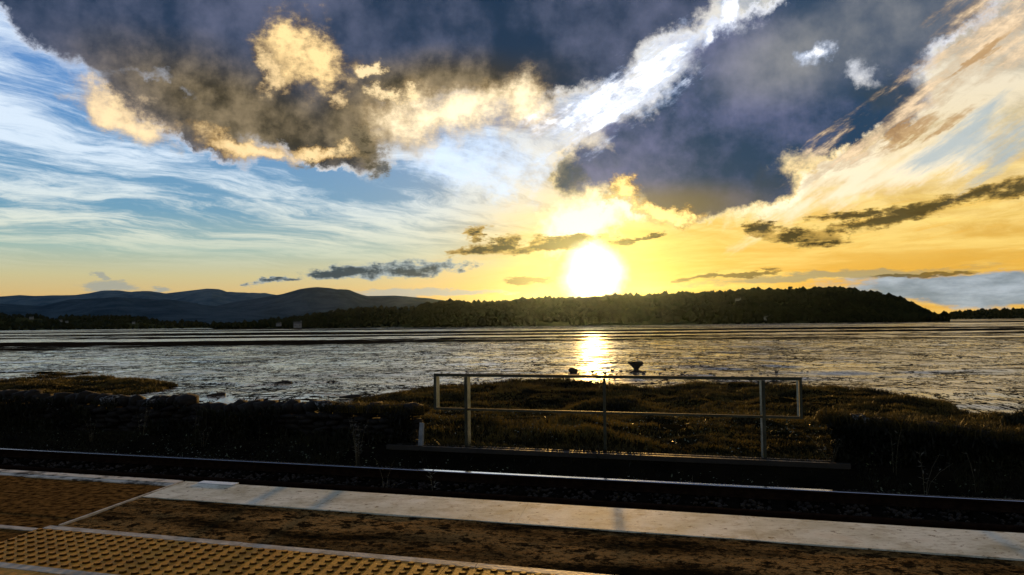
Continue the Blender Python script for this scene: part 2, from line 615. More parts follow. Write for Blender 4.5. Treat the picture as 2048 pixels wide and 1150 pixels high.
def simple(name, c0, c1, scale=6.0, rough=0.85, spec=0.2, bstr=0.4, bdist=0.01, metal=0.0, lo=0.3, hi=0.7, stretch=(1, 1, 1), world_space=False, rough2=None):
    mt, g, out = material(name)
    p = wpos(g) if world_space else coords(g)
    p = g.vmath('MULTIPLY', p, stretch)
    n = g.noise(p, scale, 6, 0.62)
    c = g.mix(g.smooth(n, lo, hi), c0, c1)
    r = rough if rough2 is None else g.smooth(n, lo, hi, rough, rough2)
    b = principled(g, c, r, spec, metal, g.noise(p, scale * 4, 4, 0.6), bstr, bdist)
    g.t.links.new(b.outputs[0], out.inputs[0])
    return mt


def leafy(name, c0, c1, scale=0.6, trans=0.4, rough=0.6):
    mt, g, out = material(name)
    n = g.noise(wpos(g), scale, 4, 0.6)
    c = g.mix(g.smooth(n, 0.35, 0.65), c0, c1)
    b = principled(g, c, rough, 0.25)
    tr = g.t.nodes.new('ShaderNodeBsdfTranslucent')
    g.put(tr.inputs[0], c)
    mx = g.t.nodes.new('ShaderNodeMixShader')
    mx.inputs[0].default_value = trans
    g.t.links.new(b.outputs[0], mx.inputs[1])
    g.t.links.new(tr.outputs[0], mx.inputs[2])
    g.t.links.new(mx.outputs[0], out.inputs[0])
    return mt


M = {}
# ---- wet tidal mud: shining wet skin broken by dull ridges and drier banks
mt, g, out = material('tidal_mud')
p = wpos(g)
px, py, pz = g.sep(p)
d = g.vmath('LENGTH', p, out=1)
warp = g.noise(g.vmath('MULTIPLY', p, (0.01, 0.02, 0)), 1.0, 4, 0.5, color=True)
pw = g.vmath('ADD', p, g.vmath('MULTIPLY', g.vmath('SUBTRACT', warp, (.5, .5, .5)), (30, 26, 0)))
pr = g.place(pw, (0, 0), R(-6), (1, 1))
big = g.noise(g.vmath('MULTIPLY', pr, (0.0022, 0.016, 0)), 1.0, 4, 0.6)
midn = g.noise(g.vmath('MULTIPLY', pr, (0.11, 0.050, 0)), 1.0, 6, 0.80)
fine = g.noise(g.vmath('MULTIPLY', pr, (0.55, 0.30, 0)), 1.0, 5, 0.75)
far = g.smooth(d, 130.0, 240.0)
rill1 = g.math('ABSOLUTE', midn - 0.5)
rill2 = g.math('ABSOLUTE', fine - 0.5)
rill3 = g.math('ABSOLUTE', g.noise(g.vmath('MULTIPLY', pr, (0.020, 0.075, 4.0)), 1.0, 5, 0.7) - 0.5)
patchy = g.smooth(big + (midn - 0.5) * 0.6, 0.40, 0.62)
wet = g.smooth(rill1, 0.0, 0.024, -0.11, 0.10).min(g.smooth(rill2, 0.0, 0.022, -0.09, 0.10)).min(g.smooth(rill3, 0.0, 0.024, -0.13, 0.10))
wet = wet + (fine - 0.5) * 0.25 + 0.02 - patchy * 0.05
wet = g.mix(far, g.xyz(wet, wet, wet), g.xyz(*([((big - 0.5) * 4.0 + (midn - 0.5) * 1.2 - 0.09)] * 3)))
wet = g.sep(wet)[0]
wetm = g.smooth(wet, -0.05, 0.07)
rip = g.noise(g.vmath('MULTIPLY', pr, (2.2, 1.6, 0)), 1.0, 5, 0.6)
hgt = rip * 0.35 + fine * 0.9 + midn * 1.2
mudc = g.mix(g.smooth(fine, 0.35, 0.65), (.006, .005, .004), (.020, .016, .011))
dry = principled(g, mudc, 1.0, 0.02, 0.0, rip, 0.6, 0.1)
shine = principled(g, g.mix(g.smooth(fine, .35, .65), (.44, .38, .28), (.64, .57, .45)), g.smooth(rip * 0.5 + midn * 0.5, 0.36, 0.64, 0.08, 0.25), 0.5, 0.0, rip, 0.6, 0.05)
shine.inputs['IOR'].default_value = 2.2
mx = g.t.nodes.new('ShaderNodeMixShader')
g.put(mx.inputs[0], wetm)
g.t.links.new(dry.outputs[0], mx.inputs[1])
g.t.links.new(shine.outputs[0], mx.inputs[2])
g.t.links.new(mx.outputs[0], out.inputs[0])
M['mud'] = mt

M['marsh'] = simple('marsh_turf', (.003, .004, .002), (.014, .011, .004), 0.5, 0.95, 0.05, 0.8, 0.1, world_space=True)
M['earth'] = simple('track_side_earth', (.004, .004, .003), (.010, .009, .006), 1.2, 0.95, 0.05, 0.8, 0.05, world_space=True)
M['grass'] = leafy('marsh_grass_blades', (.003, .005, .001), (.082, .064, .014), 0.50, 0.40, 0.6)
M['weed'] = leafy('verge_weed_blades', (.003, .005, .002), (.018, .020, .007), 0.9, 0.3, 0.6)
M['straw'] = leafy('dry_straw', (.05, .048, .03), (.13, .12, .08), 2.0, 0.1, 0.6)
M['gloss_leaf'] = simple('shiny_weed_leaf', (.03, .05, .02), (.10, .12, .05), 3.0, 0.35, 0.6, 0.0, world_space=True)
M['stone'] = simple('field_stone', (.004, .004, .004), (.018, .017, .015), 3.0, 0.9, 0.2, 0.7, 0.02)
M['lichen'] = simple('lichen_stone', (.010, .010, .010), (.20, .22, .23), 5.0, 0.9, 0.2, 0.6, 0.02, lo=0.50, hi=0.64)
M['core'] = simple('wall_core', (.008, .008, .008), (.02, .02, .018), 4.0, 0.95, 0.05)
M['ballast'] = simple('ballast_stone', (.006, .005, .004), (.030, .025, .020), 1.4, 0.85, 0.25, 0.5, 0.01, world_space=True)
M['sleeper'] = simple('sleeper_timber', (.003, .003, .002), (.008, .007, .006), 5.0, 1.0, 0.02)
M['rail'] = simple('polished_rail', (.70, .70, .68), (.86, .86, .84), 8.0, 0.16, 0.5, 0.05, 0.002, metal=1.0)
M['rust'] = simple('rusty_rail_side', (.008, .005, .004), (.020, .012, .008), 9.0, 0.95, 0.1)
M['beam'] = simple('weathered_concrete', (.006, .006, .005), (.018, .017, .014), 2.0, 0.6, 0.4, 0.5, 0.01)
M['galv'] = simple('galvanised_steel', (.022, .027, .018), (.055, .060, .042), 5.0, 0.65, 0.2, 0.2, 0.002, metal=0.0, rough2=0.75)
M['galv_lit'] = simple('lit_galvanised_edge', (.30, .34, .32), (.46, .48, .46), 3.0, 0.30, 0.5, 0.2, 0.002, metal=0.9, rough2=0.45)  # brighter copy of the steel, paints the light on inward sides
M['post'] = simple('pale_post', (.12, .15, .18), (.26, .30, .34), 6.0, 0.8, 0.3)
M['wood'] = simple('soaked_timber', (.010, .008, .006), (.030, .022, .016), 4.0, 0.8, 0.3, 0.7, 0.03)
M['rock'] = simple('shore_rock', (.012, .011, .010), (.035, .031, .026), 3.0, 0.8, 0.3, 0.6, 0.03)
M['houses'] = simple('rendered_wall', (.14, .15, .16), (.24, .25, .25), 0.6, 0.9, 0.2)
M['roof'] = simple('slate_roof', (.04, .045, .05), (.08, .085, .09), 0.8, 0.8, 0.3)
M['steel'] = simple('mast_steel', (.05, .05, .05), (.10, .10, .10), 1.0, 0.6, 0.4)
M['bark'] = simple('bark', (.02, .016, .012), (.05, .04, .03), 2.0)
M['leaf'] = simple('tree_leaves', (.006, .010, .004), (.025, .030, .009), 0.35, 0.95, 0.03, 1.0, 0.8, world_space=True)
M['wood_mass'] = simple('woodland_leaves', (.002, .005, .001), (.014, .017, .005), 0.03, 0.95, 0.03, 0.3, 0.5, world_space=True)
M['field'] = simple('hill_pasture', (.012, .018, .006), (.048, .052, .017), 0.02, 0.95, 0.05, 0.6, 1.0, world_space=True)
M['fell'] = simple('hazed_fell_side', (.022, .070, .120), (.085, .150, .200), 0.012, 0.95, 0.05, 0.9, 8.0, world_space=True)  # blue of the distant haze put into the hill colour
M['fell_near'] = simple('hazed_near_fell_side', (.008, .034, .064), (.040, .082, .120), 0.012, 0.95, 0.05, 0.9, 8.0, world_space=True)  # nearer slopes, haze blue put into a darker colour
M['white'] = simple('white_plate', (.70, .74, .80), (.80, .83, .86), 9.0, 0.35, 0.5)

# ---- platform surfaces
mt, g, out = material('coping_concrete')
p = wpos(g)
n = g.noise(p, 2.2, 7, 0.65)
n2 = g.noise(g.vmath('MULTIPLY', p, (1.0, 3.0, 1.0)), 9.0, 5, 0.7)
c = g.mix(g.smooth(n, 0.30, 0.70), (.44, .47, .38), (.74, .77, .67))
c = g.mix(g.smooth(n2, 0.54, 0.68) * 0.8, c, (.20, .17, .09))
c = g.mix(g.smooth(g.noise(p, 3.2, 7, 0.72), 0.48, 0.64) * 0.5, c, (.20, .18, .11))
c = g.mix(g.smooth(g.noise(p, 12, 5, 0.75), 0.58, 0.66), c, (.06, .055, .035))
c = g.mix(g.smooth(g.noise(p, 1.1, 3, 0.5), 0.58, 0.72) * 0.5, c, (.36, .27, .15))
b = principled(g, c, 0.78, 0.22, 0.0, g.noise(p, 60, 5, 0.7) + n2 * 0.6, 0.5, 0.006)
g.t.links.new(b.outputs[0], out.inputs[0])
M['coping'] = mt

mt, g, out = material('worn_asphalt')
p = wpos(g)
ps = g.vmath('MULTIPLY', g.place(p, (0, 0), R(-17.5), (1, 1)), (0.45, 1.6, 1.0))
n = g.noise(ps, 1.1, 5, 0.6)
agg = g.voronoi(p, 60.0)
grit = g.noise(g.vmath('MULTIPLY', ps, (1.6, 0.5, 1.0)), 9, 5, 0.72)
stain = g.smooth(n + (grit - 0.5) * 0.5, 0.36, 0.60)
c = g.mix(stain, (.010, .008, .004), (.27, .165, .060))
c = g.mix(g.smooth(grit, 0.50, 0.58) * 0.92, c, (.004, .004, .003))
grain = g.noise(p, 16, 6, 0.75)
c = g.mix(g.smooth(grain, 0.50, 0.60) * 0.85, c, (.010, .008, .004))
hb = agg * 0.4 + grit * 1.5 + g.noise(ps, 6, 4, 0.6)
b = principled(g, c, g.smooth(stain, 0, 1, 0.95, 0.75), 0.08, 0.0, hb, 1.0, 0.03)
g.t.links.new(b.outputs[0], out.inputs[0])
M['asphalt'] = mt

mt, g, out = material('buff_tactile_concrete')
p = wpos(g)
n = g.noise(p, 5.0, 7, 0.65)
gr = g.noise(p, 90, 4, 0.7)
c = g.mix(g.smooth(n, 0.3, 0.7), (.38, .17, .012), (.66, .33, .035))
c = g.mix(g.smooth(g.noise(p, 40, 4, 0.7), 0.52, 0.70) * 0.9, c, (.030, .016, .004))
b = principled(g, c, 0.7, 0.14, 0.0, gr + n * 0.5 + g.noise(p, 30, 3, 0.6), 0.6, 0.006)
g.t.links.new(b.outputs[0], out.inputs[0])
M['tactile'] = mt

M['paving'] = simple('brown_paving', (.010, .006, .003), (.22, .12, .035), 14.0, 0.9, 0.08, 1.0, 0.02, world_space=True)
M['strip'] = simple('pale_edging', (.26, .22, .16), (.56, .51, .42), 8.0, 0.65, 0.35, 0.6, 0.006, world_space=True)
M['old_edge'] = simple('old_stone_edge', (.05, .045, .035), (.55, .53, .46), 5.0, 0.7, 0.3, 0.8, 0.01, world_space=True, lo=0.38, hi=0.56)
M['blister_shade'] = simple('shaded_blister_side', (.020, .011, .004), (.10, .05, .014), 30.0, 0.9, 0.08, 0.5, 0.004, world_space=True)  # dark tone stands in for shade on the blister sides
M['joint'] = simple('platform_bed', (.008, .007, .006), (.016, .014, .012), 6.0, 0.95, 0.1, 0.5, 0.01, world_space=True)

# ------------------------------------------------------------------ lie of the land
TH = R(17.5)                                   # the railway runs down to the right of the view
U = Vector((cos(TH), -sin(TH), 0))             # along the line
N = Vector((sin(TH), cos(TH), 0))              # across it, away from the platform
Z_RAIL, Z_BED, Z_VERGE, Z_MUD = -0.915, -1.16, -0.86, -2.9
T_RAIL, T_WALL, T_FENCE = 12.23, 14.2, 14.0
T_COP1, T_COP0, T_TAC1, T_TAC0 = 6.595, 5.92, 4.88, 4.04
SKEW = -0.15


def st(s, t, z=0.0, skew=0.0):
    return U * (s + skew * (t - 6.0)) + N * t + Vector((0, 0, z))


def to_st(v):
    return v.x * U.x + v.y * U.y, v.x * N.x + v.y * N.y


def s_of(x, y, z=0.0, skew=0.0):
    s, t = to_st(on_plane(x, y, z))
    return s - skew * (t - 6.0)


def s_at(x, t):
    """place along the line where the view through column x crosses the line at t"""
    dd = ray(x, 700)
    k = t / (dd.x * N.x + dd.y * N.y)
    return (dd.x * U.x + dd.y * U.y) * k


# mud and channels, out to the horizon
V, Fq = grid(np.array([-9000, -3000, -1000, -300, -60, 60, 300, 1000, 3000, 9000.]), np.array([-400, -20, 10, 60, 150, 400, 1000, 2500, 9000.]), lambda X, Y: X * 0 + Z_MUD - 0.10)
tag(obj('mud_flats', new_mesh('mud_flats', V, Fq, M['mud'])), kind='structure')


def ripples(X, Y):
    wx = X + fbm(X / 14, Y / 14, 3) * 5.0
    wy = Y + fbm(X / 14 + 7, Y / 14, 3) * 5.0
    h = fbm(wx / 2.6, wy / 1.9, 4) * 0.09 + fbm(wx / 9.0 + 3, wy / 6.0, 3) * 0.15
    h = h + np.abs(fbm(wx / 16.0 + 30, wy / 5.0, 3)) * 0.16
    e = sstep(Y, 30, 36) * sstep(Y, 205, 150) * sstep(np.abs(X), Y * 0.84 + 12, Y * 0.84 + 4)
    return Z_MUD - 0.10 + h * e + 0.06 * e - 0.12 * (1 - e)


ysm = [30.0]
while ysm[-1] < 205:
    ysm.append(ysm[-1] + 0.28 + (ysm[-1] - 30) * 0.0035)
V, Fq = grid(np.linspace(-1, 1, 620), np.array(ysm), lambda Q, Y: Q)
V[:, 0] = V[:, 0] * (V[:, 1] * 0.84 + 12)
V[:, 2] = ripples(V[:, 0], V[:, 1])
tag(obj('rippled_mud', new_mesh('rippled_mud', V, Fq, M['mud'], True)), kind='structure')

# saltings: outline where the turf ends, as seen from the platform
edge_px = [(2500, 900), (2230, 866), (2048, 836), (1985, 824), (1900, 806), (1850, 797), (1760, 779), (1690, 771), (1600, 768), (1500, 766), (1400, 762), (1330, 768), (1300, 776), (1255, 768), (1200, 760),
           (1100, 757), (1000, 762), (950, 766), (867, 771), (800, 778), (745, 789), (710, 801), (640, 808), (560, 830)]
poly = [on_plane(x, y, -2.55) for x, y in edge_px]
left_px = [(300, 806), (215, 786), (300, 778), (345, 768), (335, 758), (250, 751), (150, 748), (0, 746), (-200, 741), (-500, 738)]
polyL = [on_plane(x, y, -2.6) for x, y in left_px]
sA = to_st(poly[-1])[0]
poly += [st(sA, 14.3), st(14.0, 14.3)]
polyL = [st(to_st(polyL[0])[0], 14.3)] + polyL + [st(-60, 60), st(-60, 14.3)]


def sdist(P, poly):
    """signed distance to a polygon (positive inside)"""
    A = np.array([(q.x, q.y) for q in poly]); B = np.roll(A, -1, 0)
    best = np.full(len(P), 1e9); ins = np.zeros(len(P), bool)
    for a, b in zip(A, B):
        ab = b - a
        k = np.clip(((P - a) @ ab) / (ab @ ab), 0, 1)
        dd = np.hypot(*(P - a - k[:, None] * ab).T)
        best = np.minimum(best, dd)
        c = ((a[1] > P[:, 1]) != (b[1] > P[:, 1])) & (P[:, 0] < (b[0] - a[0]) * (P[:, 1] - a[1]) / (b[1] - a[1] + 1e-12) + a[0])
        ins ^= c
    return np.where(ins, best, -best)


def marsh_z(X, Y):
    P = np.stack([X.ravel(), Y.ravel()], -1)
    dd = np.maximum(sdist(P, poly), sdist(P, polyL)).reshape(X.shape)
    dd = dd + fbm(X * 0.35, Y * 0.35, 4) * 1.6
    t = X * N.x + Y * N.y
    z = Z_MUD - 0.12 + 0.42 * sstep(dd, -0.2, 0.9) + 0.12 * sstep(dd, 1, 8)
    z = z + (fbm(X * 0.55, Y * 0.55, 4) * 0.34 + fbm(X * 0.12, Y * 0.12, 3) * 0.24) * sstep(dd, 0.3, 2.0)
    z = z - 0.22 * sstep(X, -14, -22) * sstep(dd, -0.5, 1)
    z = z + 1.45 * sstep(t, 36, 14.6) * sstep(dd, -0.5, 3)
    return z, dd


xs = np.arange(-62, 34, 0.3)
ys = np.concatenate([np.arange(9, 30, 0.3), np.arange(30, 96, 0.4)])
V, Fq = grid(xs, ys, lambda X, Y: marsh_z(X, Y)[0])
tt = V[:, 0] * N.x + V[:, 1] * N.y
keep = tt[Fq].min(1) > 14.15
V, Fq = V, Fq[keep]
tag(obj('salt_marsh', new_mesh('salt_marsh', V, Fq, M['marsh'], True)), kind='structure')

# trackside ground: bed under the rails rising to the verge
prof = [(6.6, Z_BED), (12.9, Z_BED), (13.3, Z_BED + 0.10), (13.70, Z_VERGE - 0.06), (13.80, Z_VERGE + 0.03), (14.3, Z_VERGE + 0.06), (14.8, Z_VERGE - 0.5)]
sv = np.arange(-60, 40.1, 1.0)
Vg, Fg = [], []
for i, s in enumerate(sv):
    for t, z in prof:
        Vg.append(st(s, t, z))
k = len(prof)
for i in range(len(sv) - 1):
    for j in range(k - 1):
        Fg.append((i * k + j, (i + 1) * k + j, (i + 1) * k + j + 1, i * k + j + 1))
tag(obj('track_bed', new_mesh('track_bed', Vg, Fg, M['earth'])), kind='structure')


# ------------------------------------------------------------------ hills
def ridge_line(pts, D):
    """silhouette points at distance D -> arrays X, Z"""
    X, Z = [], []
    for x, y in pts:
        dd = ray(x, y)
        k = D / dd.y
        X.append(dd.x * k); Z.append(EYE + dd.z * k)
    return np.array(X), np.array(Z)


def hill(name, pts, D, near, far, mat, nx=160, rough=0.05, seed=0.0, trees=None, lift=0.0):
    RX, RZ = ridge_line(pts, D)
    RZ = RZ - lift
    base = Z_MUD - 0.5
    qs = np.linspace(RX[0], RX[-1], nx)
    ys = np.concatenate([np.linspace(near - 4, D, 26), np.linspace(D, D + far, 10)[1:]])

    def zf(X, Y):
        q = X * D / Y                                   # spurs fan out from the bay
        rz = np.interp(q, RX, RZ)
        w = np.where(Y < D, sstep(Y, near, D) ** 0.8 * 0.65 + 0.35 * np.clip((Y - near) / (D - near), 0, 1), 1 - sstep(Y, D, D + far))
        H = rz - base
        n = fbm(X / (D * .05) + seed, Y / (D * .05), 5)
        return base + H * w * (1 + rough * n * 4 * (w * (1 - w) * 4))

    V, Fq = grid(qs, ys, lambda Q, Y: zf(Q * Y / D, Y))
    V[:, 0] = V[:, 0] * V[:, 1] / D
    o = tag(obj(name, new_mesh(name, V, Fq, mat, True)), kind='structure')
    return zf, RX, D


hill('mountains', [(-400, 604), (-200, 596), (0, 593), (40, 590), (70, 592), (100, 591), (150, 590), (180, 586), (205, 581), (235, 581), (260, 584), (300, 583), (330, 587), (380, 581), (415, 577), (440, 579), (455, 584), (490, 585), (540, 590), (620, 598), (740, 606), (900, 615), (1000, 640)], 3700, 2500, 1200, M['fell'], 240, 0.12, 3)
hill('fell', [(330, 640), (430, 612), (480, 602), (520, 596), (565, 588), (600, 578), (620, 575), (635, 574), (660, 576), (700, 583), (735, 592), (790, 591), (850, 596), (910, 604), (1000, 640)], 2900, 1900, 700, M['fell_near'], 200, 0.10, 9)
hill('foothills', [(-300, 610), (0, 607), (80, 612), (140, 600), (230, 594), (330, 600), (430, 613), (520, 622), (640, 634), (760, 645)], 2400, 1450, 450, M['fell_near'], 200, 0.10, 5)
W1 = hill('left_shore', [(-400, 622), (0, 625), (40, 628), (100, 633), (200, 632), (260, 632), (330, 641), (420, 646), (500, 649), (600, 651), (760, 654)], 1350, 950, 260, M['field'], 160, 0.10, 2, lift=5)
W2 = hill('wooded_slope', [(400, 653), (430, 650), (520, 640), (640, 624), (700, 615), (740, 613), (800, 613), (860, 609), (940, 606), (1010, 612), (1080, 640), (1120, 652)], 1050, 760, 200, M['field'], 140, 0.08, 7, lift=6)
W3 = hill('headland', [(800, 640), (850, 604), (900, 600), (960, 602), (1000, 601), (1040, 597), (1100, 595), (1180, 594), (1230, 590), (1290, 589), (1340, 584), (1400, 582), (1450, 582), (1500, 577), (1560, 577), (1600, 576), (1650, 574), (1700, 575), (1740, 581), (1780, 588), (1820, 603), (1850, 618), (1875, 634), (1893, 648)], 950, 640, 300, M['field'], 200, 0.07, 4, lift=7)
W4 = hill('right_shore', [(1820, 642), (1880, 631), (1900, 622), (1950, 618), (2000, 616), (2048, 617), (2150, 620), (2400, 636)], 1500, 1120, 300, M['field'], 100, 0.07, 6, lift=7)


# woods on the hills: thousands of lumpy crowns that read as one mass
def ico(sub=1):
    import bmesh
    bm = bmesh.new()
    bmesh.ops.create_icosphere(bm, subdivisions=sub, radius=1.0)
    V = np.array([v.co[:] for v in bm.verts]); Fc = np.array([[v.index for v in f.verts] for f in bm.faces])
    bm.free()
    return V, Fc


I1, I2 = ico(1), ico(2)


def lumps(C, S3, base=I1, jit=0.28):
    """many jittered blobs in one pair of arrays; C centres, S3 sizes"""
    bv, bf = base
    n, k = len(C), len(bv)
    V = bv[None] * (1 + (rng.random((n, k, 1)) - 0.5) * 2 * jit)
    a = rng.random(n) * 6.283
    ca, sa = np.cos(a)[:, None], np.sin(a)[:, None]
    x = V[..., 0] * ca - V[..., 1] * sa; y = V[..., 0] * sa + V[..., 1] * ca
    V = np.stack([x, y, V[..., 2]], -1) * S3[:, None, :] + C[:, None, :]
    Fc = bf[None] + (np.arange(n) * k)[:, None, None]
    return V.reshape(-1, 3), Fc.reshape(-1, bf.shape[1])


def woodland(name, W, n, x0, x1, y0, y1, h0, h1, mat, clear=0.0):
    zf, RX, D = W
    X = rng.uniform(x0, x1, n * 3); Y = rng.uniform(y0, y1, n * 3)
    k = vnoise(X / 70, Y / 60) + 0.5 * vnoise(X / 25, Y / 25) > clear - 0.35
    X, Y = X[k][:n], Y[k][:n]
    X = X * Y / D
    Z = zf(X, Y)
    h = rng.uniform(h0, h1, len(X)) * rng.choice([.5, .7, .85, 1.1], len(X))
    S3 = np.stack([h * rng.uniform(.28, .62, len(X)), h * rng.uniform(.28, .62, len(X)), h * rng.uniform(.4, .62, len(X))], -1)
    C = np.stack([X, Y, Z + h * .42], -1)
    V, Fc = lumps(C, S3, I1, 0.20)
    return tag(obj(name, new_mesh(name, V, Fc, mat, True)), kind='stuff')


def rx(W, x):
    dd = ray(x, 600)
    return dd.x * W[2] / dd.y


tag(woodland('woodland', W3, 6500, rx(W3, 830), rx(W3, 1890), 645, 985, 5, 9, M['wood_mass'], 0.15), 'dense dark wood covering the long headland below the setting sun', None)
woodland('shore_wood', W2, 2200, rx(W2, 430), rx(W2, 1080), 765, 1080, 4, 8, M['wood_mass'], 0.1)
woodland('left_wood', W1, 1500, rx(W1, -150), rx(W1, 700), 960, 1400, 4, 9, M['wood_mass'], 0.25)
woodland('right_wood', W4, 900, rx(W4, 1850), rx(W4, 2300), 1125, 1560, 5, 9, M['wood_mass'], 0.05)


# single trees that stand out on the skylines
def tree_proto(name, kind):
    root = empty(name, (0, 0, 0))
    n = {'round': 26, 'tall': 22, 'thin': 14}[kind]
    h = {'round': (1.0, 0.60, 0.42), 'tall': (1.0, 0.62, 0.26), 'thin': (1.0, 0.72, 0.22)}[kind]
    C = []
    while len(C) < n:
        q = rng.uniform(-1, 1, 3)
        if q @ q < 1:
            C.append((q[0] * h[2], q[1] * h[2], h[1] + q[2] * (1 - h[1]) * 0.85))
    C = np.array(C)
    S3 = rng.uniform(.12, .20, (n, 1)) * np.array([[1.1, 1.1, .9]]) * (1.3 if kind == 'round' else 1.0)
    V, Fc = lumps(C, S3, I1, 0.18)
    obj('crown', new_mesh('crown', V, Fc, M['leaf']), root)
    b = MB()
    b.tube([(0, 0, -0.12), (0.01, 0, 0.35), (0, 0.01, 0.75)], [0.04, 0.03, 0.012], 6)
    for a in range(3):
        an = a * 2.1
        b.tube([(0, 0, 0.35 + 0.08 * a), (cos(an) * .22, sin(an) * .22, 0.62 + 0.07 * a)], [0.018, 0.008], 4)
    b.obj('trunk', M['bark'], root)
    return root


protos = {k: tree_proto('ridge_tree', k) for k in ('round', 'tall', 'thin')}
used = set()


def plant_tree(x, W, h, kind, label, group, dy=0.0):
    X = rx(W, x)
    Y = W[2] + dy
    z = float(W[0](np.array([X]), np.array([Y]))[0])
    o = protos[kind] if kind not in used else copy_tree(protos[kind])
    used.add(kind)
    o.location = (X, Y, z - 0.2)
    o.rotation_euler = (0, 0, random.random() * 6.28)
    h *= .85
    o.scale = (h * 1.05, h * 1.05, h)
    tag(o, label, 'tree', group)
    return o


sky_trees = 'trees on the skyline of the headland'
for x, h, kd in [(995, 5.5, 'round'), (1010, 6, 'round'), (1022, 5, 'round'), (1048, 4, 'tall'), (1062, 5, 'round'), (1078, 4, 'round'), (1098, 5, 'tall'), (1128, 4, 'round'), (1150, 4, 'round'),
                 (1222, 5, 'round'), (1236, 6, 'round'), (1248, 5, 'tall'), (1262, 5, 'round'), (1302, 5, 'round'), (1318, 6, 'round'), (1330, 6, 'tall'), (1344, 7, 'round'), (1362, 6, 'round'), (1378, 6, 'round'),
                 (1396, 6, 'tall'), (1418, 5, 'round'), (1440, 5, 'round'), (1462, 7, 'tall'), (1480, 7, 'round'), (1500, 8, 'round'), (1512, 7, 'round'), (1524, 8, 'round'), (1548, 8, 'round'), (1562, 7, 'round'),
                 (1600, 8, 'round'), (1616, 7, 'round'), (1632, 8, 'round'), (1652, 9, 'round'), (1668, 8, 'round'), (1684, 8, 'round'), (1700, 8, 'round'), (1716, 7, 'tall')]:
    plant_tree(x, W3, h, kd, 'bushy tree in the dark row along the skyline of the headland', sky_trees)
plant_tree(870, W3, 7.5, 'round', 'lone round tree standing clear on the skyline left of the wood', sky_trees)
plant_tree(1581, W3, 11, 'thin', 'thin pointed tree rising above its neighbours on the headland skyline', sky_trees)
for i, (x, h) in enumerate([(1742, 7), (1758, 8), (1775, 7), (1785, 9), (1800, 7), (1812, 8), (1838, 7), (1866, 7)]):
    plant_tree(x, W3, h, 'round' if i % 2 else 'tall', 'tree leaning out of the falling right end of the headland wood', sky_trees)
#P2END
# far houses: white specks along the left shore
def house_proto():
    root = empty('house', (0, 0, 0))
    b = MB(); b.box(-4.5, 4.5, -3, 3, -1.5, 3.4); b.obj('wall', M['houses'], root)
    b = MB()
    b.add([(-4.8, -3.4, 3.4), (4.8, -3.4, 3.4), (4.8, 3.4, 3.4), (-4.8, 3.4, 3.4), (-4.8, 0, 5.8), (4.8, 0, 5.8)], [(0, 1, 5, 4), (2, 3, 4, 5), (0, 4, 3), (1, 2, 5), (3, 2, 1, 0)])
    r = b.obj('roof', M['roof'], root)
    b = MB(); b.box(3.4, 4.3, -.4, .4, 5.0, 6.9); b.obj('chimney', M['houses'], r)
    for x in (-2.6, 2.6):
        b = MB(); b.box(x - .6, x + .6, -3.05, -2.98, 1.0, 2.4); b.obj('window', M['steel'], root)
    return root


hp = house_proto()
first = True
for x, y, W, sc, lab, grp in [
        (66, 636, W1, 1.0, 'small white house among dark trees, leftmost of the houses on the far left shore', 'white houses on the left shore'),
        (124, 641, W1, .8, 'small white house on the left shore, second from the left', 'white houses on the left shore'),
        (137, 643, W1, .7, 'low white house close to the right of another on the left shore', 'white houses on the left shore'),
        (270, 645, W1, .7, 'small pale house among trees below the left mountains', 'white houses on the left shore'),
        (345, 649, W1, .8, 'small pale house near the waterline below the high fell', 'white houses on the left shore'),
        (560, 648, W2, .8, 'pale house at the left foot of the dark wooded slope', 'pale houses on the wooded slope'),
        (598, 652, W2, 1.1, 'wide pale house beside the water below the wooded slope', 'pale houses on the wooded slope'),
        (672, 617, W2, .7, 'pale house high on the dark wooded slope under the fell', 'pale houses on the wooded slope'),
        (716, 613, W2, .7, 'white house on the crest of the dark wooded slope', 'pale houses on the wooded slope'),
        (1474, 601, W3, 1.0, 'pale house high among the trees of the headland', 'pale houses on the headland'),
        (1532, 636, W3, .9, 'pale house low among the trees of the headland near the shore', 'pale houses on the headland')]:
    zf, RX, D = W
    dd = ray(x, y)
    best = None
    for k in np.linspace(620, D, 300):                # where the line of sight meets the slope
        X = dd.x / dd.y * k; z = EYE + dd.z / dd.y * k
        if z <= float(zf(np.array([X]), np.array([k]))[0]) + 4.0:
            best = (X, k); break
    if best is None:
        best = (dd.x / dd.y * D, D - 5)
    o = hp if first else copy_tree(hp)
    first = False
    z = float(zf(np.array([best[0]]), np.array([best[1]]))[0])
    o.location = (best[0], best[1] - 4, z + 2.5)
    o.rotation_euler = (0, 0, random.uniform(-.5, .5))
    sc *= .62
    o.scale = (sc, sc, sc)
    tag(o, lab, 'house', grp)

# radio mast on the headland
X = rx(W3, 1283); z = float(W3[0](np.array([X]), np.array([W3[2]]))[0])
mast = tag(empty('radio_mast', (X, W3[2] - 2, z)), 'thin dark mast rising from the skyline right of the sun', 'mast')
b = MB(); b.tube([(0, 0, -1), (0, 0, 12.5)], [.28, .16], 6); b.obj('pole', M['steel'], mast)
b = MB(); b.box(-1.0, 1.0, -.12, .12, 7.4, 7.8); b.obj('crossarm', M['steel'], mast)
b = MB(); b.box(-.45, .45, -.3, .3, 9.2, 10.6); b.obj('aerial', M['steel'], mast)

# ------------------------------------------------------------------ platform
plat = tag(obj('platform', None), kind='structure')


def slab(mb, s0, s1, t0, t1, z0, z1, skew=SKEW):
    c = [st(s0, t0, z0, skew), st(s1, t0, z0, skew), st(s1, t1, z0, skew), st(s0, t1, z0, skew)]
    mb.hexa([tuple(q) for q in c] + [(q.x, q.y, z1) for q in c])


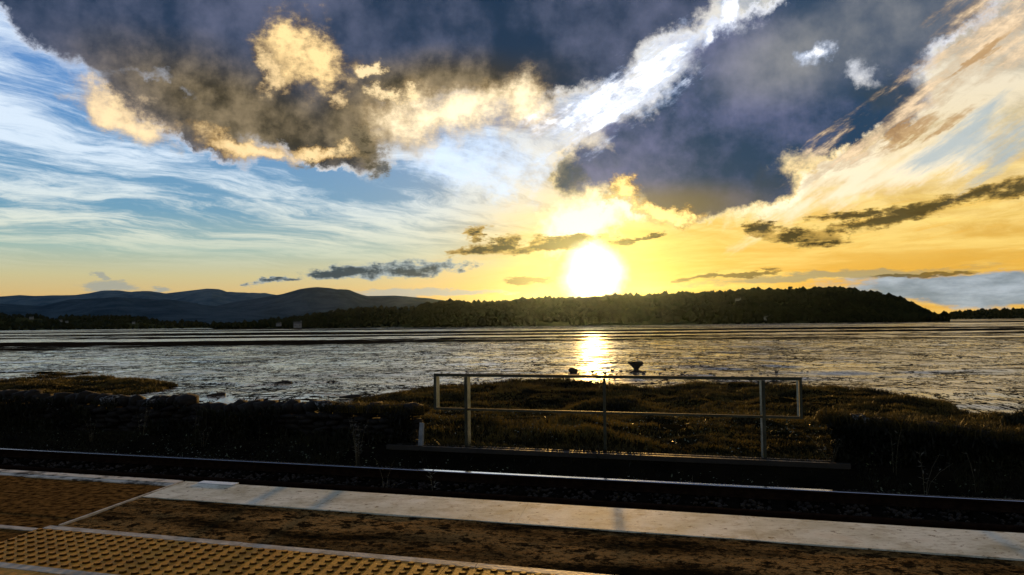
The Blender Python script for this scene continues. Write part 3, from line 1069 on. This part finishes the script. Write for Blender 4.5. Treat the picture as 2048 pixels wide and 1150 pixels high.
S_J = s_of(376, 959, 0, SKEW)                 # joint between the old and the new platform
b = MB(); slab(b, -26, 14, -3.0, T_COP1 - 0.02, -1.3, -0.035); b.obj('platform_body', M['joint'], plat)
# coping slabs of the new part
s = S_J + 0.02
while s < 12:
    L = 1.83
    b = MB(); slab(b, s + .001, s + L - .001, T_COP0, T_COP1 + 0.02, -0.16, random.uniform(-.001, .001)); b.obj('coping_slab', M['coping'], plat)
    s += L
# asphalt between coping and tactile paving, a fine grid with a gentle wear relief
ss = np.linspace(S_J + 0.03, 12, 300); tv = np.linspace(T_TAC1 + 0.006, T_COP0 - 0.012, 40)
V = np.array([tuple(st(a, c, 0, SKEW)) for c in tv for a in ss])
V[:, 2] = -0.006 + fbm(V[:, 0] * 3, V[:, 1] * 3, 4) * 0.008 + fbm(V[:, 0] * 0.7 + 9, V[:, 1] * 0.9, 2) * 0.008
i = np.arange((len(tv) - 1) * (len(ss) - 1)); r_, c_ = i // (len(ss) - 1), i % (len(ss) - 1); a_ = r_ * len(ss) + c_
obj('asphalt', new_mesh('asphalt', V, np.stack([a_, a_ + 1, a_ + len(ss) + 1, a_ + len(ss)], -1), M['asphalt'], True), plat)
# pale strip at the front of the tactile paving
s = S_J - 0.08
while s < 9:
    b = MB(); slab(b, s + .002, s + .912, T_TAC1 - 0.085, T_TAC1, -0.06, random.uniform(.000, .003)); b.obj('edging_strip', M['strip'], plat)
    s += .914
# tactile tiles, each with its grid of flat-topped blisters
TL, TD = 0.58, T_TAC1 - 0.089 - T_TAC0
b = MB(); slab_c = [(0.002, 0), (TL - .002, 0), (TL - .002, TD), (0.002, TD)]
cc = [Vector((p[0] + SKEW * p[1], p[1], 0)) for p in slab_c]
b.hexa([(q.x, q.y, -.06) for q in cc] + [(q.x, q.y, 0) for q in cc])
for i in range(6):
    for j in range(8):
        cx, cy = TL / 6 * (i + .5), TD / 8 * (j + .5)
        cx += SKEW * cy
        n = 8
        lo = [(cx + .026 * cos(2 * pi * k / n), cy + .026 * sin(2 * pi * k / n), -.0005) for k in range(n)]
        hi = [(cx + .020 * cos(2 * pi * k / n), cy + .020 * sin(2 * pi * k / n), .013) for k in range(n)]
        b.add(lo + hi, [(k, (k + 1) % n, n + (k + 1) % n, n + k) for k in range(n)] + [tuple(range(n, 2 * n))])
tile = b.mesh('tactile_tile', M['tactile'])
tile.materials.append(M['blister_shade'])
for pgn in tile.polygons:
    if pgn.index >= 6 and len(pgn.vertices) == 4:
        pgn.material_index = 1                  # sides painted darker as their shade, flat tops keep the tile colour
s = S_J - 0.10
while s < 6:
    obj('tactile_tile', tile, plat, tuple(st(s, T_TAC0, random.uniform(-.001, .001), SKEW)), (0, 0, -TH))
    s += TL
# pale kerb line behind the tactile paving and the orange paving behind it
b = MB()
s = -9
while s < 6:
    b = MB(); slab(b, s + .002, s + .912, T_TAC0 - .085, T_TAC0 - .004, -.06, random.uniform(0, .003)); b.obj('edging_strip', M['strip'], plat)
    s += .914
s = -9
while s < 3:
    b = MB(); slab(b, s + .003, s + .597, T_TAC0 - .70, T_TAC0 - .09, -.06, random.uniform(-.002, .002)); b.obj('paving_slab', M['tactile'], plat)
    s += .60
# old platform left of the joint: narrow pale edge, brown slabs, a strip of setts, dark slabs
s = S_J - 0.012
k = 0
while s > -22:
    L = 1.22
    b = MB(); slab(b, s - L + .004, s - .004, T_COP1 - .10, T_COP1 + .02, -.16, .006); b.obj('coping_slab', M['old_edge'], plat)
    b = MB(); slab(b, s - L + .004, s - .004, T_COP1 - .20, T_COP1 - .115, -.10, .001); b.obj('edging_strip', M['old_edge'], plat)
    s -= L
s = S_J - 0.02
while s > -22:
    L = 0.92
    for t0, t1, mk in ((5.12, 5.74, 'paving'), (5.75, 6.37, 'paving'), (4.80, 5.10, 'paving')):
        b = MB(); slab(b, s - L + .006, s - .006, t0 + .004, t1 - .004, -.06, random.uniform(-.004, .002)); b.obj('paving_slab', M[mk], plat)
    s -= L
s = S_J - 0.10
while s > -22:
    b = MB(); slab(b, s - .914, s - .004, 4.72, 4.785, -.06, .002); b.obj('edging_strip', M['strip'], plat)
    b = MB(); slab(b, s - .914, s - .004, T_TAC0 + .004, 4.712, -.06, random.uniform(-.004, .0)); b.obj('paving_slab', M['paving'], plat)
    s -= .918
# raised filler along the joint
b = MB(); slab(b, S_J - .012, S_J + .012, 4.9, T_COP1, -.05, .006); b.obj('joint_filler', M['strip'], plat)

# white plate lying at the corner of the coping
q = on_plane(436, 967, 0.0)
pl = MB(); pl.box(-.21, .21, -.05, .05, 0.002, .008)
tag(obj('plate', pl.mesh('plate', M['white']), None, (q.x, q.y, 0.001), (0, 0, -TH)), 'small white rectangle lying at the left corner of the pale coping', 'plate')

# ------------------------------------------------------------------ railway tracks
def rail_profile(t):
    # (offset across, height) of a flat-bottomed rail, top at 0
    return [(-.07, -.159), (.07, -.159), (.07, -.150), (.010, -.128), (.010, -.045), (.052, -.036), (.052, -.008), (.047, 0), (-.047, 0), (-.052, -.008), (-.052, -.036), (-.010, -.045), (-.010, -.128), (-.07, -.150)]


S_A, S_B = -40.0, 30.0
slp = MB(); slp.add([(-.13, -1.25, -.20), (.13, -1.25, -.20), (.13, 1.25, -.20), (-.13, 1.25, -.20), (-.10, -1.23, 0), (.10, -1.23, 0), (.10, 1.23, 0), (-.10, 1.23, 0)], [(3, 2, 1, 0), (4, 5, 6, 7), (0, 1, 5, 4), (1, 2, 6, 5), (2, 3, 7, 6), (3, 0, 4, 7)])
slp = slp.mesh('sleeper', M['sleeper'])


def track(t_mid, label, grp):
    root = tag(empty('railway_track', tuple(st(0, t_mid, Z_RAIL)), -TH), label, 'railway track', grp)
    for sgn in (-1, 1):
        pr = rail_profile(0)
        b = MB(); n = len(pr)
        v = [(S_A, sgn * .7525 + a, z) for a, z in pr] + [(S_B, sgn * .7525 + a, z) for a, z in pr]
        b.add(v, [(k, (k + 1) % n, n + (k + 1) % n, n + k)[::-1] for k in range(n)] + [tuple(range(n)), tuple(range(2 * n - 1, n - 1, -1))])
        o = b.obj('rail', M['rust'], root)
        o.data.materials.append(M['rail'] if (sgn > 0 and t_mid > 10) else M['rust'])
        for pgn in o.data.polygons:
            if len(pgn.vertices) == 4 and pgn.center.z > -.008:
                pgn.material_index = 1
    s = -16.0
    while s < 13:
        obj('sleeper', slp, root, (s, 0, -.165))
        s += .65
    return root


track(T_RAIL - .7525, 'far railway track, its bright rail running across below the fence', 'railway tracks')
track(T_RAIL - .7525 - 3.40, 'near railway track in the dark gap right below the platform edge', 'railway tracks')

# ballast between and beside the rails
n = 15000
S_ = rng.uniform(-17, 13, n); T_ = rng.uniform(8.9, 13.35, n)
Zb = Z_BED + 0.02 + 0.05 * rng.random(n)
C = S_[:, None] * np.array(U)[None] + T_[:, None] * np.array(N)[None]
C[:, 2] = Zb
V, Fc = lumps(C, rng.uniform(.018, .04, (n, 1)) * np.array([[1, 1, .8]]), I1, 0.25)
tag(obj('ballast', new_mesh('ballast', V, Fc, M['ballast'])), kind='stuff')

# ------------------------------------------------------------------ concrete edge beam under the fence
s0, s1 = s_at(782, 13.9), s_at(1690, 13.9)
beam = tag(empty('edge_beam', tuple(st((s0 + s1) / 2, 13.9, -1.2)), -TH), 'low dark concrete edge beam running under the fence between the walls', 'concrete beam')
L = (s1 - s0) / 2
b = MB(); b.box(-L, L, -.15, -.09, -.2, .335); b.obj('beam', M['beam'], beam)
b = MB(); b.box(-L - .02, L + .02, -.18, -.10, .337, .42); b.obj('front_lip', M['beam'], beam)
b = MB(); b.box(-L + .1, L - .2, .02, .09, .30, .42); b.obj('back_kerb', M['beam'], beam)

# ------------------------------------------------------------------ fence
Z_FT, Z_FM, Z_FB = 0.594, 0.594 - .66, -.80
f0, f1 = s_at(868, T_FENCE), s_at(1602, T_FENCE)
fp = [s_at(932, T_FENCE), s_at(1208, T_FENCE), s_at(1525, T_FENCE)]
sm = (f0 + f1) / 2
fence = tag(empty('safety_fence', tuple(st(sm, T_FENCE, Z_FB)), -TH), 'grey steel rail fence with open square ends in front of the salt marsh', 'fence')
H, HM = Z_FT - Z_FB, Z_FM - Z_FB
b = MB(); b.box(f0 - sm, f1 - sm, -.025, .025, H - .055, H); b.obj('top_rail', M['galv'], fence)
b = MB(); b.box(f0 - sm + .052, f1 - sm - .052, -.022, .022, HM - .04, HM); b.obj('middle_rail', M['galv'], fence)


def splay(b, x0, sg, z0, z1):
    """rear leg of an angle section, opened out towards the middle of the fence"""
    x1 = x0 + sg * .028
    pts = [(x0, -.033), (x1, .06), (x1 + sg * .007, .057), (x0 + sg * .007, -.036)]
    if sg > 0:
        pts = pts[::-1]
    b.hexa([(a, c, z0) for a, c in pts] + [(a, c, z1) for a, c in pts])


for e, sg in ((f0 - sm, 1), (f1 - sm, -1)):
    b = MB(); x0, x1 = sorted((e, e + sg * .05)); b.box(x0, x1, -.03, .03, HM - .04, H - .057); o_ = b.obj('end_bar', M['galv'], fence)
    b = MB(); splay(b, (x1 if sg > 0 else x0) + sg * .002, sg, HM + .003, H - .059); b.obj('flange', M['galv_lit'], o_)
for p_ in fp:
    x = p_ - sm
    sg = -1 if x > 1 else 1
    b = MB()
    b.box(x - .027, x + .027, -.042, -.033, -.05, H - .057)            # front leg of the angle
    o_ = b.obj('post', M['galv'], fence)
    if p_ != fp[1]:
        b = MB(); splay(b, x + sg * .028, sg, -.05, HM - .045); splay(b, x + sg * .028, sg, HM + .005, H - .057)
        b.obj('flange', M['galv_lit'], o_)
    b = MB(); b.box(x - .08, x + .08, -.07, .07, -.06, .010); b.obj('base_plate', M['galv'], fence)

# short pale post by the end of the left wall
q = s_at(840, T_WALL - .35)
mp = tag(empty('marker_post', tuple(st(q, T_WALL - .35, Z_VERGE)), -TH), 'short pale post leaning at the right end of the left stone wall', 'post')
b = MB(); b.add([(-.045, -.04, -.1), (.045, -.04, -.1), (.045, .04, -.1), (-.045, .04, -.1), (-.04, -.03, .52), (.04, -.03, .52), (.035, .03, .50), (-.035, .03, .50)], [(3, 2, 1, 0), (4, 5, 6, 7), (0, 1, 5, 4), (1, 2, 6, 5), (2, 3, 7, 6), (3, 0, 4, 7)])
o = b.obj('post_shaft', M['post'], mp); o.rotation_euler = (0, R(4), 0)
b = MB(); b.box(-.06, .06, -.055, .055, .0, .06); b.obj('foot', M['beam'], mp)


# ------------------------------------------------------------------ dry stone walls
def stone_meshes(mat, n=6):
    out_ = []
    for i in range(n):
        V, Fc = I1
        V = np.sign(V) * np.abs(V) ** 0.55 * 0.5 * (1 + (rng.random((len(V), 1)) - .5) * .30)
        V = V / np.abs(V).max(0) * 0.5
        me = new_mesh('stone', V, Fc, mat)
        out_.append(me)
    return out_


stones = stone_meshes(M['stone']); pale = stone_meshes(M['lichen'], 4)


def wall(s0, s1, z_of_top, label, pale_spots, step=.33):
    sm_ = (s0 + s1) / 2
    root = tag(empty('stone_wall', tuple(st(sm_, T_WALL, Z_VERGE)), -TH), label, 'stone wall', 'dry stone walls beside the railway')
    L_ = (s1 - s0) / 2
    b = MB()
    n = 24
    for i in range(n):
        a, c = -L_ + 2 * L_ * i / n, -L_ + 2 * L_ * (i + 1) / n - .002
        zt = z_of_top(sm_ + (a + c) / 2) - Z_VERGE
        b.box(a + (.12 if i == 0 else 0), c - (.12 if i == n - 1 else 0), .10, .46, -.3, zt - .26)
    b.obj('core', M['core'], root)
    z0 = 0
    rows = 5
    for r_ in range(rows):
        x = -L_ + random.uniform(0, .12)
        while x < L_ - .1:
            w = random.uniform(.22, .42)
            zt = z_of_top(sm_ + x) - Z_VERGE - .24
            h = zt / rows
            zc = h * (r_ + .5)
            pz = any(abs(sm_ + x + w / 2 - ps) < .17 and pr_ == r_ for ps, pr_ in pale_spots)
            obj('stone', random.choice(pale if pz else stones), root, (x + w / 2, .06 + random.uniform(-.05, .05), zc + random.uniform(-.05, .05)), (random.uniform(-.2, .2), random.uniform(-.22, .22), random.uniform(-.2, .2)), (w * random.uniform(.95, 1.2), .30, h * random.uniform(.95, 1.5)))
            x += w
    x = -L_
    while x < L_ - .05:
        w = random.uniform(.20, .40)
        zt = z_of_top(sm_ + x + w / 2) - Z_VERGE
        h = random.uniform(.22, .34)
        pz = any(abs(sm_ + x + w / 2 - ps) < .17 and pr_ == 9 for ps, pr_ in pale_spots)
        obj('cope_stone', random.choice(pale if pz else stones), root, (x + w / 2, .22, zt - h / 2 + random.uniform(-.05, .05)), (random.uniform(-.15, .15), random.uniform(-.3, .3), random.uniform(-.2, .2)), (w * 1.08, random.uniform(.42, .55), h * 1.15))
        x += w
    return root


def z_at(px_pts):
    S0 = [s_at(x, T_WALL) for x, y in px_pts]
    Z0 = []
    for x, y in px_pts:
        dd = ray(x, y); k = T_WALL / (dd.x * N.x + dd.y * N.y)
        Z0.append(EYE + dd.z * k)
    return lambda s: float(np.interp(s, S0, Z0))


topL = z_at([(-300, 775), (0, 784), (170, 788), (215, 793), (300, 795), (360, 793), (395, 806), (440, 806), (520, 808), (560, 802), (620, 804), (680, 812), (760, 812), (835, 814)])
pal = [(s_at(x, T_WALL), r_) for x, r_ in ((98, 4), (218, 9), (300, 9), (642, 9), (130, 3), (445, 4))]
wall(s_at(-260, T_WALL), s_at(832, T_WALL), topL, 'long dark rough stone wall on the left with jagged cope stones', pal)
topR = z_at([(1640, 830), (1700, 834), (1800, 846), (1900, 853), (1960, 862), (2048, 872), (2400, 915)])
wall(s_at(1650, T_WALL), s_at(2330, T_WALL), topR, 'dark overgrown stone wall at the right, beyond the end of the fence', [(s_at(1725, T_WALL), 9)])


# ------------------------------------------------------------------ plants
def blades(P, h, lean, w, name, mat, per=4, kind='stuff', parent=None):
    """narrow triangles: P base points, h heights"""
    n = len(P)
    P = np.repeat(P, per, 0); h = np.repeat(h, per) * rng.uniform(.5, 1.15, n * per); w = np.repeat(w, per) if isinstance(w, np.ndarray) else np.full(n * per, w)
    P = P + np.stack([rng.normal(0, 1, len(P)) * h * .25, rng.normal(0, 1, len(P)) * h * .25, np.zeros(len(P))], -1)
    a = rng.random(len(P)) * 6.283
    wv = np.stack([np.cos(a), np.sin(a), 0 * a], -1) * (w / 2)[:, None]
    la = rng.random(len(P)) * 6.283
    l1 = np.stack([np.cos(la), np.sin(la), 0 * la], -1) * (h * lean * rng.random(len(P)))[:, None]
    up_ = np.stack([0 * h, 0 * h, h], -1)
    v0 = P - wv; v1 = P + wv
    m0 = P - wv * .7 + up_ * .55 + l1 * .3; m1 = P + wv * .7 + up_ * .55 + l1 * .3
    tip = P + up_ * .95 + l1
    V = np.stack([v0, v1, m1, m0, tip], 1).reshape(-1, 3)
    b_ = np.arange(len(P)) * 5
    Fc = np.concatenate([np.stack([b_, b_ + 1, b_ + 2], -1), np.stack([b_, b_ + 2, b_ + 3], -1), np.stack([b_ + 3, b_ + 2, b_ + 4], -1)])
    return tag(obj(name, new_mesh(name, V, Fc, mat), parent), kind=kind)


# saltings turf
n = 260000
X = rng.uniform(-45, 27, n); Y = 12 + 60 * rng.random(n) ** 1.9
zz, dd = marsh_z(X, Y)
t = X * N.x + Y * N.y
k = (dd > 0.35) & (t > 14.75) & (np.abs(X) < Y * .78 + 1) & (vnoise(X * .9, Y * .9) + .6 * vnoise(X * .25, Y * .25) > -.42)
X, Y, zz, dd = X[k], Y[k], zz[k], dd[k]
hh = (.07 + .16 * np.clip(vnoise(X * .5 + 40, Y * .5) + .25, 0, 1)) * (1 + Y / 70)
blades(np.stack([X, Y, zz - .02], -1), hh, .8, .010 + Y * .0006, 'marsh_grass', M['grass'], 4)


def leaf_scatter(P, size, name, mat):
    n = len(P)
    a = rng.random(n) * 6.283
    t_ = rng.normal(0, .45, (n, 2))
    d1 = np.stack([np.cos(a), np.sin(a), t_[:, 0]], -1) * size[:, None]
    d2 = np.stack([-np.sin(a), np.cos(a), t_[:, 1]], -1) * size[:, None] * .55
    V = np.stack([P - d1, P + d2 * .9, P + d1, P - d2], 1).reshape(-1, 3)
    b_ = np.arange(n) * 4
    return tag(obj(name, new_mesh(name, V, np.stack([b_, b_ + 1, b_ + 2, b_ + 3], -1), mat)), kind='stuff')


n = 5200
X = rng.uniform(-9, 9, n); Y = 12.5 + 20 * rng.random(n) ** 2.0
zz, dd = marsh_z(X, Y)
t = X * N.x + Y * N.y
k = (dd > .5) & (t > 14.45) & (vnoise(X * 1.3 + 9, Y * 1.3) > -.12)
leaf_scatter(np.stack([X[k], Y[k], zz[k] + rng.uniform(.02, .16, k.sum())], -1), rng.uniform(.012, .034, k.sum()), 'marsh_leaves', M['gloss_leaf'])
n = 3200
S_ = rng.uniform(-17, 12, n); T_ = 12.7 + 1.5 * rng.random(n)
k = (vnoise(S_ * 1.1 + 3, T_ * 1.5) > -.05) & ~((S_ > s0 - .1) & (S_ < s1 + .1) & (T_ > 13.2))
S_, T_ = S_[k], T_[k]
P = S_[:, None] * np.array(U)[None] + T_[:, None] * np.array(N)[None]
P[:, 2] = np.interp(T_, [q[0] for q in prof], [q[1] for q in prof]) + rng.uniform(.02, .22, len(S_))
leaf_scatter(P, rng.uniform(.010, .028, len(S_)), 'verge_leaves', M['gloss_leaf'])

# taller fringe where the turf meets the mud
n = 60000
X = rng.uniform(-45, 30, n); Y = rng.uniform(24, 78, n)
zz, dd = marsh_z(X, Y)
k = (dd > 0.15) & (dd < 1.1) & (rng.random(n) < .8)
blades(np.stack([X[k], Y[k], zz[k] - .03], -1), rng.uniform(.18, .42, k.sum()), .5, .018, 'fringe_grass', M['grass'], 3)

# verge in front of the walls
n = 16000
S_ = rng.uniform(-17, 12, n); T_ = 12.75 + 1.45 * rng.random(n) ** .8
gap = (S_ > s0 - .1) & (S_ < s1 + .1)
k = (~gap | (T_ > 13.84) | (rng.random(n) < .05)) & (vnoise(S_ * .8, T_ * .8) > -.3)
S_, T_ = S_[k], T_[k]
zz = np.interp(T_, [q[0] for q in prof], [q[1] for q in prof])
P = S_[:, None] * np.array(U)[None] + T_[:, None] * np.array(N)[None]
P[:, 2] = zz - .01
hh = .06 + .30 * np.clip(vnoise(S_ * .7 + 3, T_ * .7) + .25, 0, 1) * rng.random(len(S_))
blades(P, hh, .9, .012, 'verge_weeds', M['weed'], 4)
# growth hanging over the right wall
n = 2600
S_ = rng.uniform(s_at(1640, T_WALL), s_at(2330, T_WALL), n); T_ = rng.uniform(T_WALL - .1, T_WALL + .6, n)
P = S_[:, None] * np.array(U)[None] + T_[:, None] * np.array(N)[None]
P[:, 2] = np.array([topR(a) for a in S_]) - .14
blades(P, rng.uniform(.10, .28, n), 1.3, .02, 'wall_top_growth', M['grass'], 4)
n = 1500
S_ = rng.uniform(s_at(640, T_WALL), s_at(838, T_WALL), n); T_ = rng.uniform(T_WALL, T_WALL + .5, n)
P = S_[:, None] * np.array(U)[None] + T_[:, None] * np.array(N)[None]
P[:, 2] = np.array([topL(a) for a in S_]) - .14
blades(P, rng.uniform(.08, .24, n), 1.3, .018, 'wall_end_growth', M['grass'], 4)


for nm, a0, a1, tp, n in (('wall_ivy', s_at(-260, T_WALL), s_at(832, T_WALL), topL, 5200), ('wall_bramble', s_at(1655, T_WALL), s_at(2330, T_WALL), topR, 4200)):
    S_ = rng.uniform(a0, a1, n)
    tz = np.array([tp(a) for a in S_])
    q = rng.random(n) ** 0.8
    Z_ = Z_VERGE - .05 + (tz - Z_VERGE - .10) * q
    T_ = T_WALL - .13 - .10 * rng.random(n)
    k = vnoise(S_ * 1.2 + 50, Z_ * 2.2) + .5 * vnoise(S_ * 3, Z_ * 4) > (-.12 if nm == 'wall_ivy' else -.35)
    P = S_[:, None] * np.array(U)[None] + T_[:, None] * np.array(N)[None]
    P[:, 2] = Z_
    blades(P[k], rng.uniform(.05, .16, k.sum()), 1.4, .03, nm, M['weed'], 3)


def stalk(x, t, z, h, label, lean=.1, nleaf=5, mat='straw', nst=3, cat='plant', grp='tall weeds beside the railway'):
    root = tag(empty('tall_weed', tuple(st(s_at(x, t), t, z)), random.uniform(0, 6)), label, cat, grp)
    for i in range(nst):
        b = MB()
        a = random.uniform(0, 6.28); l = lean * random.uniform(.4, 1.3) * h
        hh_ = h * random.uniform(.7, 1.0)
        pts = [(cos(a) * l * q * q + .03 * cos(a), sin(a) * l * q * q + .03 * sin(a), hh_ * q) for q in (0, .35, .7, 1)]
        b.tube(pts, [.0036, .003, .0024, .0016], 4)
        b.obj('stem', M[mat], root)
        b = MB()
        for j in range(nleaf):
            q = random.uniform(.3, 1)
            p0 = Vector((cos(a) * l * q * q, sin(a) * l * q * q, hh_ * q))
            an = random.uniform(0, 6.28); ln = random.uniform(.05, .13)
            d_ = Vector((cos(an), sin(an), random.uniform(-.2, .6))).normalized() * ln
            sd_ = d_.cross(Vector((0, 0, 1))).normalized() * .012
            b.add([p0, p0 + d_ * .5 + sd_, p0 + d_, p0 + d_ * .5 - sd_], [(0, 1, 2, 3)])
        b.obj('leaves', M[mat], root)
    return root


zl = lambda x: topL(s_at(x, T_WALL))
stalk(352, T_WALL + .3, zl(352) - .2, .42, 'three thin dead stalks on top of the left wall', .05, 3, 'wood', 3)
stalk(424, T_WALL + .5, zl(424) - .4, .80, 'tall dead branching stalk leaning left behind the left wall', .35, 9, 'wood', 2)
stalk(618, T_WALL + .5, zl(618) - .4, .72, 'tall dead weed behind the left wall, right of the middle', .12, 9, 'wood', 3)
stalk(655, T_WALL + .4, zl(655) - .3, .50, 'short dead weed beside a pale cope stone of the left wall', .2, 8, 'wood', 3)
stalk(186, 13.6, -1.0, .75, 'pale dry weed at the foot of the left wall, leftmost of the tall ones', .3, 6, 'straw', 3)
stalk(285, 13.9, -.95, .95, 'pale dry weed with thin straight stalks before the left wall', .15, 4, 'straw', 4)
stalk(388, 13.9, -.95, .90, 'pair of pale straight stalks close to the left wall', .06, 3, 'straw', 2)
stalk(408, 13.6, -1.0, .60, 'low pale weed growing by the track below the left wall', .3, 8, 'straw', 3)
stalk(520, 13.9, -.95, .62, 'single pale grass stalk before the middle of the left wall', .1, 2, 'straw', 1)
stalk(714, 13.0, -1.1, 1.05, 'tall clump of pale green grass leaning right beside the far rail', .16, 14, 'straw', 7)
stalk(770, 11.5, -1.12, .55, 'broken pale stalk growing between the rails', .3, 3, 'straw', 2)
stalk(867, 11.4, -1.12, .40, 'small pale leafy weed growing between the rails', .2, 7, 'straw', 2)
stalk(1375, 12.55, -1.1, .34, 'thin upright stem beside the far rail below the fence', .05, 1, 'straw', 1)
stalk(1655, 13.9, -.9, .62, 'pale curling weed at the left end of the right wall', .5, 9, 'straw', 5)
stalk(1780, 13.7, -.95, .85, 'pair of thin pale stalks before the right wall', .1, 4, 'straw', 2)
stalk(1840, 13.1, -1.1, .75, 'arching pale weed beside the rail below the right wall', .5, 7, 'straw', 4)
stalk(1945, 13.3, -1.05, .8, 'single thin stalk at the far right before the wall', .12, 2, 'straw', 1)

# bush at the right edge of the picture, behind the right wall
bq = on_plane(2050, 858, -1.6)
bush = tag(empty('bush', (bq.x, bq.y, -1.7)), 'low dark bush behind the right wall at the edge of the mud', 'bush')
P = rng.normal(0, 1, (900, 3)); P = P / np.linalg.norm(P, axis=1)[:, None] * rng.random((900, 1)) ** .4 * np.array([[1.1, .8, .30]]) + np.array([[.5, 0, .22]])
P[:, 2] = np.abs(P[:, 2])
o = blades(P, np.full(900, .2), 1.0, .05, 'foliage', M['weed'], 4, None, bush)
b = MB()
for i in range(6):
    a = i * 1.05
    b.tube([(.5, 0, -.1), (.5 + cos(a) * .35, sin(a) * .3, .2), (.5 + cos(a) * .8, sin(a) * .55, .38)], [.03, .02, .008], 5)
b.obj('branches', M['bark'], bush)

# ------------------------------------------------------------------ things on the mud
q = on_plane(1272, 745, Z_MUD)
stump = tag(empty('stump', (q.x, q.y, Z_MUD)), 'dark flat-topped stump narrowing to a thin foot on the golden mud', 'stump')
b = MB()
rings = [(-.2, .30, .22), (.12, .24, .20), (.30, .20, .18), (.48, .34, .28), (.66, .52, .4), (.80, .62, .46), (.92, .63, .45)]
n = 12
for z_, a_, c_ in rings:
    for k in range(n):
        an = 2 * pi * k / n
        j = 1 + .16 * sin(an * 3 + z_ * 5) + random.uniform(-.08, .08)
        b.v.append((a_ * cos(an) * j, c_ * sin(an) * j, z_ + (.04 * sin(an * 2) if z_ > .9 else 0)))
for i in range(len(rings) - 1):
    for k in range(n):
        b.f.append((i * n + k, i * n + (k + 1) % n, (i + 1) * n + (k + 1) % n, (i + 1) * n + k))
b.f.append(tuple(range((len(rings) - 1) * n, len(rings) * n)))
b.obj('trunk', M['wood'], stump)
for k in range(4):
    an = k * 1.7 + .3
    b = MB(); b.tube([(cos(an) * .1, sin(an) * .1, .12), (cos(an) * .5, sin(an) * .4, .06), (cos(an) * .85, sin(an) * .7, -.05)], [.08, .06, .03], 5); b.obj('root', M['wood'], stump)


def rock_mesh():
    V, Fc = I2
    V = V * (1 + (rng.random((len(V), 1)) - .5) * .35)
    V[:, 2] *= .7
    return new_mesh('rock', V, Fc, M['rock'])


q = on_plane(1146, 744, Z_MUD)
tag(obj('rock', rock_mesh(), None, (q.x, q.y, Z_MUD + .12), (0, 0, .3), (.42, .3, .36)), 'large dark block lying on the mud under the sun, left of the stump', 'rock', 'dark rocks on the shore')
rm = [rock_mesh() for _ in range(4)]


def rock_label(x):
    if x < 1140:
        return 'small dark rock at the marsh edge left of the sun glint'
    if x < 1240:
        return 'small dark rock at the marsh edge in the sun glint'
    if x < 1400:
        return 'small dark rock lying near the foot of the stump'
    return 'small dark rock at the marsh edge right of the stump'


for i in range(90):
    x = random.uniform(930, 1620) if i < 70 else random.uniform(1180, 1380)
    y = random.uniform(742, 768) if i < 70 else random.uniform(732, 752)
    q = on_plane(x, y, Z_MUD)
    s_ = random.uniform(.05, .13)
    tag(obj('rock', rm[i % 4], None, (q.x, q.y, Z_MUD + s_ * .3), (0, 0, random.uniform(0, 6)), (s_ * 1.3, s_, s_)), rock_label(x), 'rock', 'dark rocks on the shore')
for x, y, L_, lab in ((432, 793, 1.15, 'dark driftwood log lying on the mud just behind the left wall'), (563, 768, 1.5, 'thin dark log lying on the pale mud beyond the left wall'), (700, 797, 1.3, 'dark log half sunk in the mud by the marsh edge')):
    q = on_plane(x, y, Z_MUD)
    b = MB()
    b.tube([(-L_ / 2, 0, .06), (-L_ * .1, .02, .10), (L_ * .3, 0, .12), (L_ / 2, .03, .09)], [.05, .10, .13, .10], 8)
    b.tube([(L_ * .1, 0, .12), (L_ * .02, .05, .34)], [.04, .02], 5)
    tag(obj('driftwood_log', b.mesh('driftwood_log', M['wood']), None, (q.x, q.y, Z_MUD), (0, 0, random.uniform(-.25, .05))), lab, 'log', 'driftwood on the mud')

# ------------------------------------------------------------------ haze
mt, g, out = material('haze_air')
pv = g.t.nodes.new('ShaderNodeVolumePrincipled')
pv.inputs['Color'].default_value = (.50, .74, 1.0, 1)
pv.inputs['Density'].default_value = 0.85e-5
pv.inputs['Anisotropy'].default_value = 0.91
g.t.links.new(pv.outputs[0], out.inputs['Volume'])
b = MB(); b.box(-9500, 9500, -700, 9500, Z_MUD - 6, 185)
tag(b.obj('haze', mt), kind='stuff')
